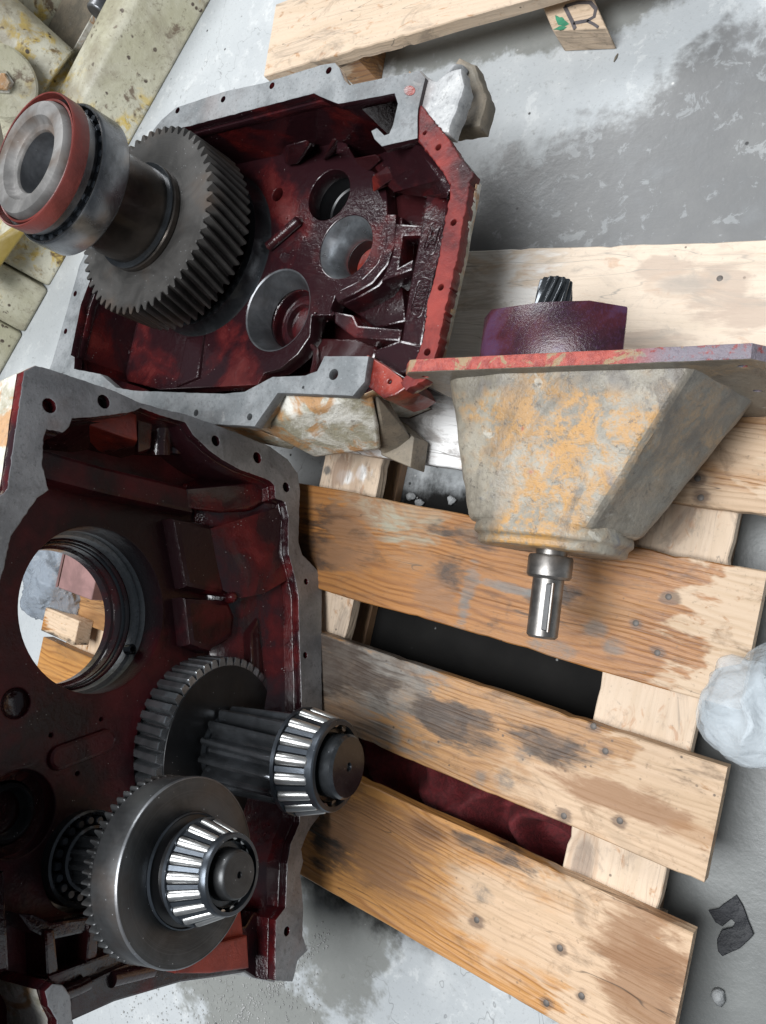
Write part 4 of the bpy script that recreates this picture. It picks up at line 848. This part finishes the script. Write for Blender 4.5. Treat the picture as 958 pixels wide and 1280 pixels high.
dl('rear_inner_race', [(.026, -.148), (.037, -.148), (.037, -.122), (.034, -.120), (.026, -.122)], 'steel_oily', 64, True)
me = None
for i in range(20):
    a = 2*math.pi*i/20
    if me is None:
        me = bpy.data.meshes.new('rear_roller'); b = lathe([(0, -.147), (.0052, -.147), (.0052, -.128), (.004, -.126), (0, -.126)], 12); bmesh.ops.recalc_face_normals(b, faces=b.faces); b.to_mesh(me); b.free()
    obj('rear_roller', me, 'cage', ds, mx=Matrix.Translation((.0425*math.cos(a), .0425*math.sin(a), 0)))
obj('rear_spline', gear(.0345, .029, 12, -.122, -.035, 0, .02), 'steel_oily', ds)

# ------------------------------------------------------------------ far pallet at the top edge
p1, p2 = at(330, 95, -.012), at(655, 1, -.012)
d = (p2-p1); d.z = 0; d.normalize(); nrm = Vector((-d.y, d.x, 0))
if nrm.y > 0: nrm = -nrm
MP = Matrix(((d.x, nrm.x, 0, p1.x), (d.y, nrm.y, 0, p1.y), (0, 0, 1, FZ), (0, 0, 0, 1)))
if MP.determinant() < 0: MP = MP @ Matrix.Scale(1, 4)
fp = bpy.data.objects.new('wooden_pallet', None); COL.objects.link(fp); fp.location = (p1.x, p1.y, FZ); fp.rotation_euler.z = math.atan2(d.y, d.x)
tag(fp, 'clean pale wooden pallet on the bare floor at the top edge', 'pallet')
wd1 = m_wood('far_pallet_wood', seed=21, pale_x=2, tone=.15, gr=.5); wd2 = m_wood('far_block_wood', seed=22, pale_x=0, grey=.15)
obj('board', plank_mesh(.78, .15, .026, 4.4), wd1, fp, smooth=30, mx=Matrix.Translation((0, -.15 if True else 0, -.012-FZ)))
def fbox(name, px0, z0, z1, w, l, mat, dx=0):
    return obj(name, plank_mesh(w, l, z1-z0, px0), mat, fp, smooth=30, mx=Matrix.Translation((px0, dx, z1-FZ)))
# d runs towards the viewer; local y may point either way, so boards are placed on the far side (away from the castings)
sy = -1 if (Matrix.Rotation(fp.rotation_euler.z, 3, 'Z') @ Vector((0, 1, 0))).y > 0 else 1
fp.children[0].matrix_local = Matrix.Translation((0, 0 if sy > 0 else -.15, -.012-FZ))
fbox('stringer', .155, FZ+.001, -.0385, .055, .35, wd2, (0.004 if sy > 0 else -.354))
# stringer end with a painted letter, standing proud of the boards
zb_ = FZ+.055
c0, c1_, c2_, c3_ = at(691, 38, zb_), at(758, 34, zb_), at(738, -10, zb_), at(674, -2, zb_)
blk = root('pallet_block', ((c0+c1_)/2).to_tuple()[:2]+(FZ,), 'pale wooden block with a grey letter and green paint daubs on the floor', 'wood block')
o0 = Vector(blk.location)
top = [c0-o0, c1_-o0, c1_+(c2_-c1_)*1.6-o0, c3_+(c3_-c0)*.6-o0]
bmb = bmesh.new(); V = []
for z in (0.0, zb_-FZ): V.append([bmb.verts.new((p.x, p.y, z)) for p in top])
bmb.faces.new(V[0]); bmb.faces.new(V[1])
for i in range(4): bmb.faces.new((V[0][i], V[0][(i+1) % 4], V[1][(i+1) % 4], V[1][i]))
wb = m_wood('letter_block_wood', seed=31, pale_x=5, tone=.1, gr=.5)
obj('block_body', bmb, wb, blk, smooth=20, bevel=.003)
def stroke(pts, w, mat, nm):
    q = [at(x, y, zb_+.0004)-o0 for x, y in pts]; P = [v.to_2d() for v in q]
    plate(nm, strip([tuple(v) for v in P], w), [], zb_-FZ+.0002, zb_-FZ+.0008, mat, blk, .0001)
stroke([(706, 8), (711, 18), (716, 28), (719, 36)], .0028, 'mark', 'letter')
stroke([(706, 8), (722, 3), (738, 3), (745, 11), (743, 21), (734, 26), (717, 29)], .0028, 'mark', 'letter')
stroke([(734, 26), (742, 30), (748, 34)], .0020, 'mark', 'letter')
gn = lambda pts: plate('green_daub', rough([(at(x, y, zb_)-o0).to_2d() for x, y in pts], .004, .002, 8), [], zb_-FZ+.0002, zb_-FZ+.0007, 'green', blk, .0001)
gn([(692, 37), (703, 32), (708, 35), (700, 38)]); gn([(694, 20), (703, 22), (712, 31), (706, 33), (698, 30)])

# ------------------------------------------------------------------ machine base behind
ma, mb_ = at(268, -5, FZ), at(0, 470, FZ)
u = (mb_-ma); u.z = 0; u.normalize(); v = Vector((-u.y, u.x, 0))
if v.x < 0: v = -v
# frame x=u, y=v (into the machine); make it right-handed
if u.cross(v).z < 0: u = -u; base = mb_
else: base = ma
MM = Matrix(((u.x, v.x, 0, base.x), (u.y, v.y, 0, base.y), (0, 0, 1, FZ), (0, 0, 0, 1))); MMi = MM.inverted()
mach = root('machine_base', None, 'big cream painted machine base with rust and yellow stains on the floor behind', 'machine', mat=MM)
def Mx(px, py, y=None, z=None):
    r = MMi.to_3x3() @ ray(px, py); c = MMi @ CAM
    return c+r*((y-c.y)/r.y) if y is not None else c+r*((z-c.z)/r.z)
def mhull(name, pts, mat='machine', bevel=.01, seg=3): return obj(name, hull(pts), mat, mach, bevel=bevel, seg=seg, smooth=40)
xs_ = sorted((Mx(268, -5, z=0).x, Mx(0, 470, z=0).x)); X0, X1 = xs_[0]-.5, xs_[1]+.5
ha = Mx(112, 118, y=.05).z
xa = Mx(60, 362, y=0).x; xb = Mx(150, 210, y=0).x
s0 = Mx(5, 318, y=.02).x
# plinth: sloping front panel, split into bolted plates on the left
lo, hi = min(xa, xb), max(xa, xb)
far_end = X0 if Mx(268, -5, z=0).x < Mx(0, 470, z=0).x else X1
near_end = X1 if far_end == X0 else X0
xj = Mx(55, 365, z=.03).x; xk = Mx(25, 424, z=.03).x; g_ = .003*(1 if near_end > far_end else -1)
mhull('front_panel', [(x, y, z) for x in (far_end, xj-g_) for y, z in ((0, 0), (.010, .012), (.055, .125), (.075, .135), (.16, .135), (.16, 0))])
mhull('bed', [(x, y, z) for x in (far_end, xj) for y, z in ((.161, 0), (.161, .06), (.46, .09), (.46, 0))], 'muddy')
mhull('side_plate', [(x, y, z) for x in (xj+g_, xk-g_) for y, z in ((-.006, 0), (-.004, .02), (.09, .19), (.4, .2), (.4, 0))])
mhull('side_plate', [(x, y, z) for x in (xk+g_, near_end) for y, z in ((-.003, 0), (0, .02), (.09, .18), (.4, .19), (.4, 0))])
# upright body with a recess, sloping column and pipe
mhull('upper_body', [(x, y, z) for x in (X0, X1) for y, z in ((.46, .0), (.46, .5), (1.2, .9), (1.2, 0))])
def mt(name, p, q, r, mat='machine', n=28): return obj(name, tube([p, Vector(p).lerp(Vector(q), .5), q], r, n), mat, mach, bevel=.004)
mt('column', Mx(72, 96, y=.20), Mx(-60, -20, y=.34), .075)
mhull('column_foot', [Mx(102, 112, y=.13), Mx(80, 60, y=.22), Mx(40, 170, y=.13), Mx(10, 200, y=.13), Mx(-20, 60, y=.3), Mx(20, 20, y=.33), Mx(60, 150, y=.2)+Vector((0, 0, -.12)), Mx(90, 100, y=.2)+Vector((0, 0, -.1))])
mhull('web_plate', [Mx(88, 68, y=.24), Mx(95, 72, y=.24), Mx(128, 14, y=.24), Mx(120, 10, y=.24), Mx(88, 68, y=.27), Mx(120, 10, y=.27)], 'foot', .003)
mt('hydraulic_pipe', Mx(122, 18, y=.18), Mx(150, -30, y=.22), .028, 'race')
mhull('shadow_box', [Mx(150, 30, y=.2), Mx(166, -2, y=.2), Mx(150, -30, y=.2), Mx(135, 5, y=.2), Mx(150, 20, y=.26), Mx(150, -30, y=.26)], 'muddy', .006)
pc = Mx(2, 102, y=.12); dn = (MMi.to_3x3() @ (CAM-MM @ pc)).normalized()
obj('flange_disc', lathe([(0, -.03), (.075, -.03), (.078, -.02), (.078, .0), (.073, .004), (0, .004)], 40), 'machine', mach, mx=axis_mx(pc, dn))
obj('bolt', lathe([(0, .014), (.016, .014), (.02, .010), (.02, 0), (.026, -.001), (.026, -.01), (0, -.01)], 6), 'foot', mach, smooth=20, mx=axis_mx(pc+dn*.012, dn))
mhull('yellow_ledge', [Mx(-20, 362, y=-.03), Mx(-20, 310, y=-.01), Mx(44, 262, y=-.01), Mx(40, 280, y=-.03), Mx(20, 300, y=.0), Mx(-20, 330, y=.1), Mx(40, 270, y=.1)], m_plain('yellow_machine_paint', (.46, .33, .07), .5, 0, .004, 24, .5), .006)

# ------------------------------------------------------------------ loose things
def lump(name, c, rad, mat, seed, amp, freq, sub=4, flat=0.0, ridge=False):
    bm = bmesh.new(); bmesh.ops.create_icosphere(bm, subdivisions=sub, radius=1)
    for q in bm.verts:
        p = q.co.copy(); n = mnoise.noise(p*freq+Vector((seed, 0, 0)))*amp+mnoise.noise(p*freq*2.6+Vector((0, seed, 0)))*amp*.5
        if ridge: n = amp*.8*(mnoise.noise(p*freq+Vector((seed, 0, 0))))+amp*.45*(.35-abs(mnoise.noise(p*freq*1.7+Vector((0, seed, 2)))))+amp*.22*(.3-abs(mnoise.noise(p*freq*4.1+Vector((seed, 5, 2)))))
        p = p*(1+n); p.z = max(p.z, flat-1) ; q.co = Vector((p.x*rad[0], p.y*rad[1], p.z*rad[2]))
    return obj(name, bm, mat, None, smooth=180, mx=Matrix.Translation(c))
# milky bag at the right edge: crumpled closed film
BO = [(965, 800), (950, 806), (935, 815), (925, 830), (908, 833), (894, 836), (886, 852), (876, 868), (870, 890), (871, 908), (880, 924), (893, 936), (912, 946), (930, 955), (950, 961), (975, 966), (1010, 955), (1040, 920), (1045, 870), (1030, 825), (1000, 802)]
bc_ = at(945, 885, .004); bz = root('plastic_bag', (bc_.x, bc_.y, .0), 'crumpled milky plastic bag on the pallet corner at the right edge', 'plastic bag')
bo_ = [(at(x, y, .004)-bc_).to_2d() for x, y in BO]
def bag_r(a):
    best = .05
    for p, q in zip(bo_, bo_[1:]+bo_[:1]):
        d = Vector((math.cos(a), math.sin(a))); e = q-p; den = d.x*e.y-d.y*e.x
        if abs(den) < 1e-9: continue
        t = (p.x*e.y-p.y*e.x)/den; k = (p.x*d.y-p.y*d.x)/den
        if t > 0 and 0 <= k <= 1: best = t
    return best
bm = bmesh.new(); rows = []
NA, NR = 120, 34
for j in range(1, NR+1):
    t = j/NR; row = []
    for i in range(NA):
        a = 2*math.pi*i/NA; r = bag_r(a)*t; x, y = r*math.cos(a), r*math.sin(a); p = Vector((x, y, 0))
        fold = .30-abs(mnoise.noise(Vector((x*16+3, y*16, 1)))); f2 = .25-abs(mnoise.noise(Vector((x*34, y*30+4, 2)))); lo_ = mnoise.noise(Vector((x*9, y*9, 7)))
        h = (1-t**3)*(.046+.030*lo_+.050*fold+.016*f2)+.004+.010*t*max(0, fold)
        row.append(bm.verts.new((x, y, h)))
    rows.append(row)
top_ = bm.verts.new((0, 0, sum(v.co.z for v in rows[0])/NA))
for i in range(NA): bm.faces.new((top_, rows[0][i], rows[0][(i+1) % NA]))
for A, B in zip(rows, rows[1:]):
    for i in range(NA): bm.faces.new((A[i], A[(i+1) % NA], B[(i+1) % NA], B[i]))
obj('film', bm, 'bag', bz, smooth=180, solid=.0008)
bm = bmesh.new(); bmesh.ops.create_icosphere(bm, subdivisions=4, radius=1)
for q in bm.verts:
    p = q.co.copy(); n = .25*mnoise.noise(p*1.6)+.2*(.3-abs(mnoise.noise(p*2.7))); q.co = Vector((p.x*.062, p.y*.055, p.z*.024+.026))*(1+n)
obj('inner_film', bm, 'bag', bz, smooth=180)
# red rag under the boards
rg_ = root('rag', (.48, .36, FZ), 'dark red crumpled cloth lying under the gap between two boards', 'rag')
bm = bmesh.new(); bmesh.ops.create_grid(bm, x_segments=110, y_segments=60, size=1)
for q in bm.verts:
    x, y = q.co.x*.25, q.co.y*.10
    f = mnoise.noise(Vector((x*9, y*16, 1)))
    h = .040+.030*math.sin(x*46+f*6+y*24)+.024*f+.016*(.3-abs(mnoise.noise(Vector((x*26, y*34, 3)))))
    q.co = Vector((x+.02*f, y+.015*mnoise.noise(Vector((x*12, 4, y*9))), max(.004, h)*max(0, 1-(abs(q.co.y)**4))*max(0, 1-abs(q.co.x)**8)+.003))
obj('cloth', bm, 'rag', rg_, smooth=180, solid=.003)
# scrap of black plastic
def on_floor(pts, z=FZ): return [at(x, y, z) for x, y in pts]
sp = on_floor([(888, 1137), (900, 1134), (921, 1119), (928, 1130), (942, 1166), (938, 1171), (926, 1182), (905, 1191), (900, 1186), (899, 1172), (904, 1161), (917, 1158), (921, 1152), (915, 1146), (904, 1155), (896, 1150)])
so = sum(sp, Vector())/len(sp)
pm_ = plate('plastic_scrap', rough([(p-so).to_2d() for p in sp], .006, .0006, 3), [], 0, .003, 'scrap', None, .0008, mx=Matrix.Translation((so.x, so.y, FZ+.004)) @ Matrix.Rotation(.10, 4, 'X') @ Matrix.Rotation(-.06, 4, 'Y'))
tag(pm_, 'torn dark plastic scrap with a round notch on the floor at lower right', 'scrap')
p = at(899, 1243, FZ); o = lump('stone_chip', (p.x, p.y, FZ+.006), (.0085, .010, .008), 'stone', 9, .5, 1.6, 2); tag(o, 'small pale stone chip on the dark floor below the plastic scrap', 'stone')
p = at(773, 68, FZ); q = at(768, 78, FZ); o = obj('wood_splinter', tube([(0, 0, 0), ((q-p)*.5), (q-p)], [.001, .0022, .0008], 6), 'muddy', None, mx=Matrix.Translation((p.x, p.y, FZ+.002))); tag(o, 'thin brown wood splinter on the floor beside the lettered block', 'splinter')
# grit spilled on the floor at the bottom left
bm = bmesh.new(); rnd = random.Random(5)
for i in range(900):
    t = rnd.random()
    if i < 420: px, py = 410-150*t+rnd.gauss(0, 5), 1165+150*t+rnd.gauss(0, 6)
    else: px, py = rnd.uniform(150, 400), rnd.uniform(1215, 1290)
    p = at(px, py, FZ); s = rnd.uniform(.0006, .0022)
    mt_ = Matrix.Translation((p.x, p.y, FZ+s*.5)) @ Matrix.Rotation(rnd.random()*6, 4, 'Z') @ Matrix.Diagonal((s, s*rnd.uniform(.6, 1.2), s*.7, 1))
    bmesh.ops.create_icosphere(bm, subdivisions=1, radius=1, matrix=mt_)
tag(obj('grit', bm, 'grit', None, smooth=0), 'grey metal grit strewn over the floor below the housing', 'grit', kind='stuff')
# things seen through the big bore
p = at(74, 735, -.0); o = lump('film_wrap', (p.x+.03, p.y-.01, -.01), (.10, .085, .06), 'clear', 6.1, .6, 1.3, 6, ridge=True); tag(o, 'crumpled grey clear plastic film seen through the big bore', 'plastic film')
cb = at(124, 738, 0.04); ct = root('carton', (cb.x+.01, cb.y-.03, .0), 'mauve cardboard carton with an open flap seen through the big bore', 'carton')
obj('carton_body', box(-.06, .05, -.09, .04, 0, .09), 'carton', ct, bevel=.002)
obj('flap', hull([(.052, -.09, .09), (.052, .04, .09), (.085, .03, .055), (.085, -.07, .055), (.054, -.09, .093), (.054, .04, .093), (.088, .03, .057), (.088, -.07, .057)]), 'carton', ct)
tb = at(90, 797, .0); tb = root('timber_block', (tb.x, tb.y-.02, 0), 'short stained timber block seen through the big bore', 'wood block')
obj('block_body', box(-.06, .06, -.03, .02, 0, .035), m_wood('timber_block_wood', seed=41, pale_x=.05, extra=[('oil', (0, .03), (.09, .02))]), tb, bevel=.002)
for i, (x, y) in enumerate(((497, 592), (515, 621), (526, 629), (566, 626))):
    p = at(x, y, FZ); o = lump('stone_chip', (p.x, p.y, FZ+.004), (.009, .007, .005), 'stone', 20+i*3.1, .5, 1.6, 2)
    tag(o, ['pale paint chip on the dark floor nearest the mounting foot', 'pale chip on the floor against the top orange board, left of two', 'pale chip on the floor against the top orange board, right of two', 'pale paint chip on the floor in the gap closest to the yellow cover'][i], 'stone', 'chips in the pallet gap')
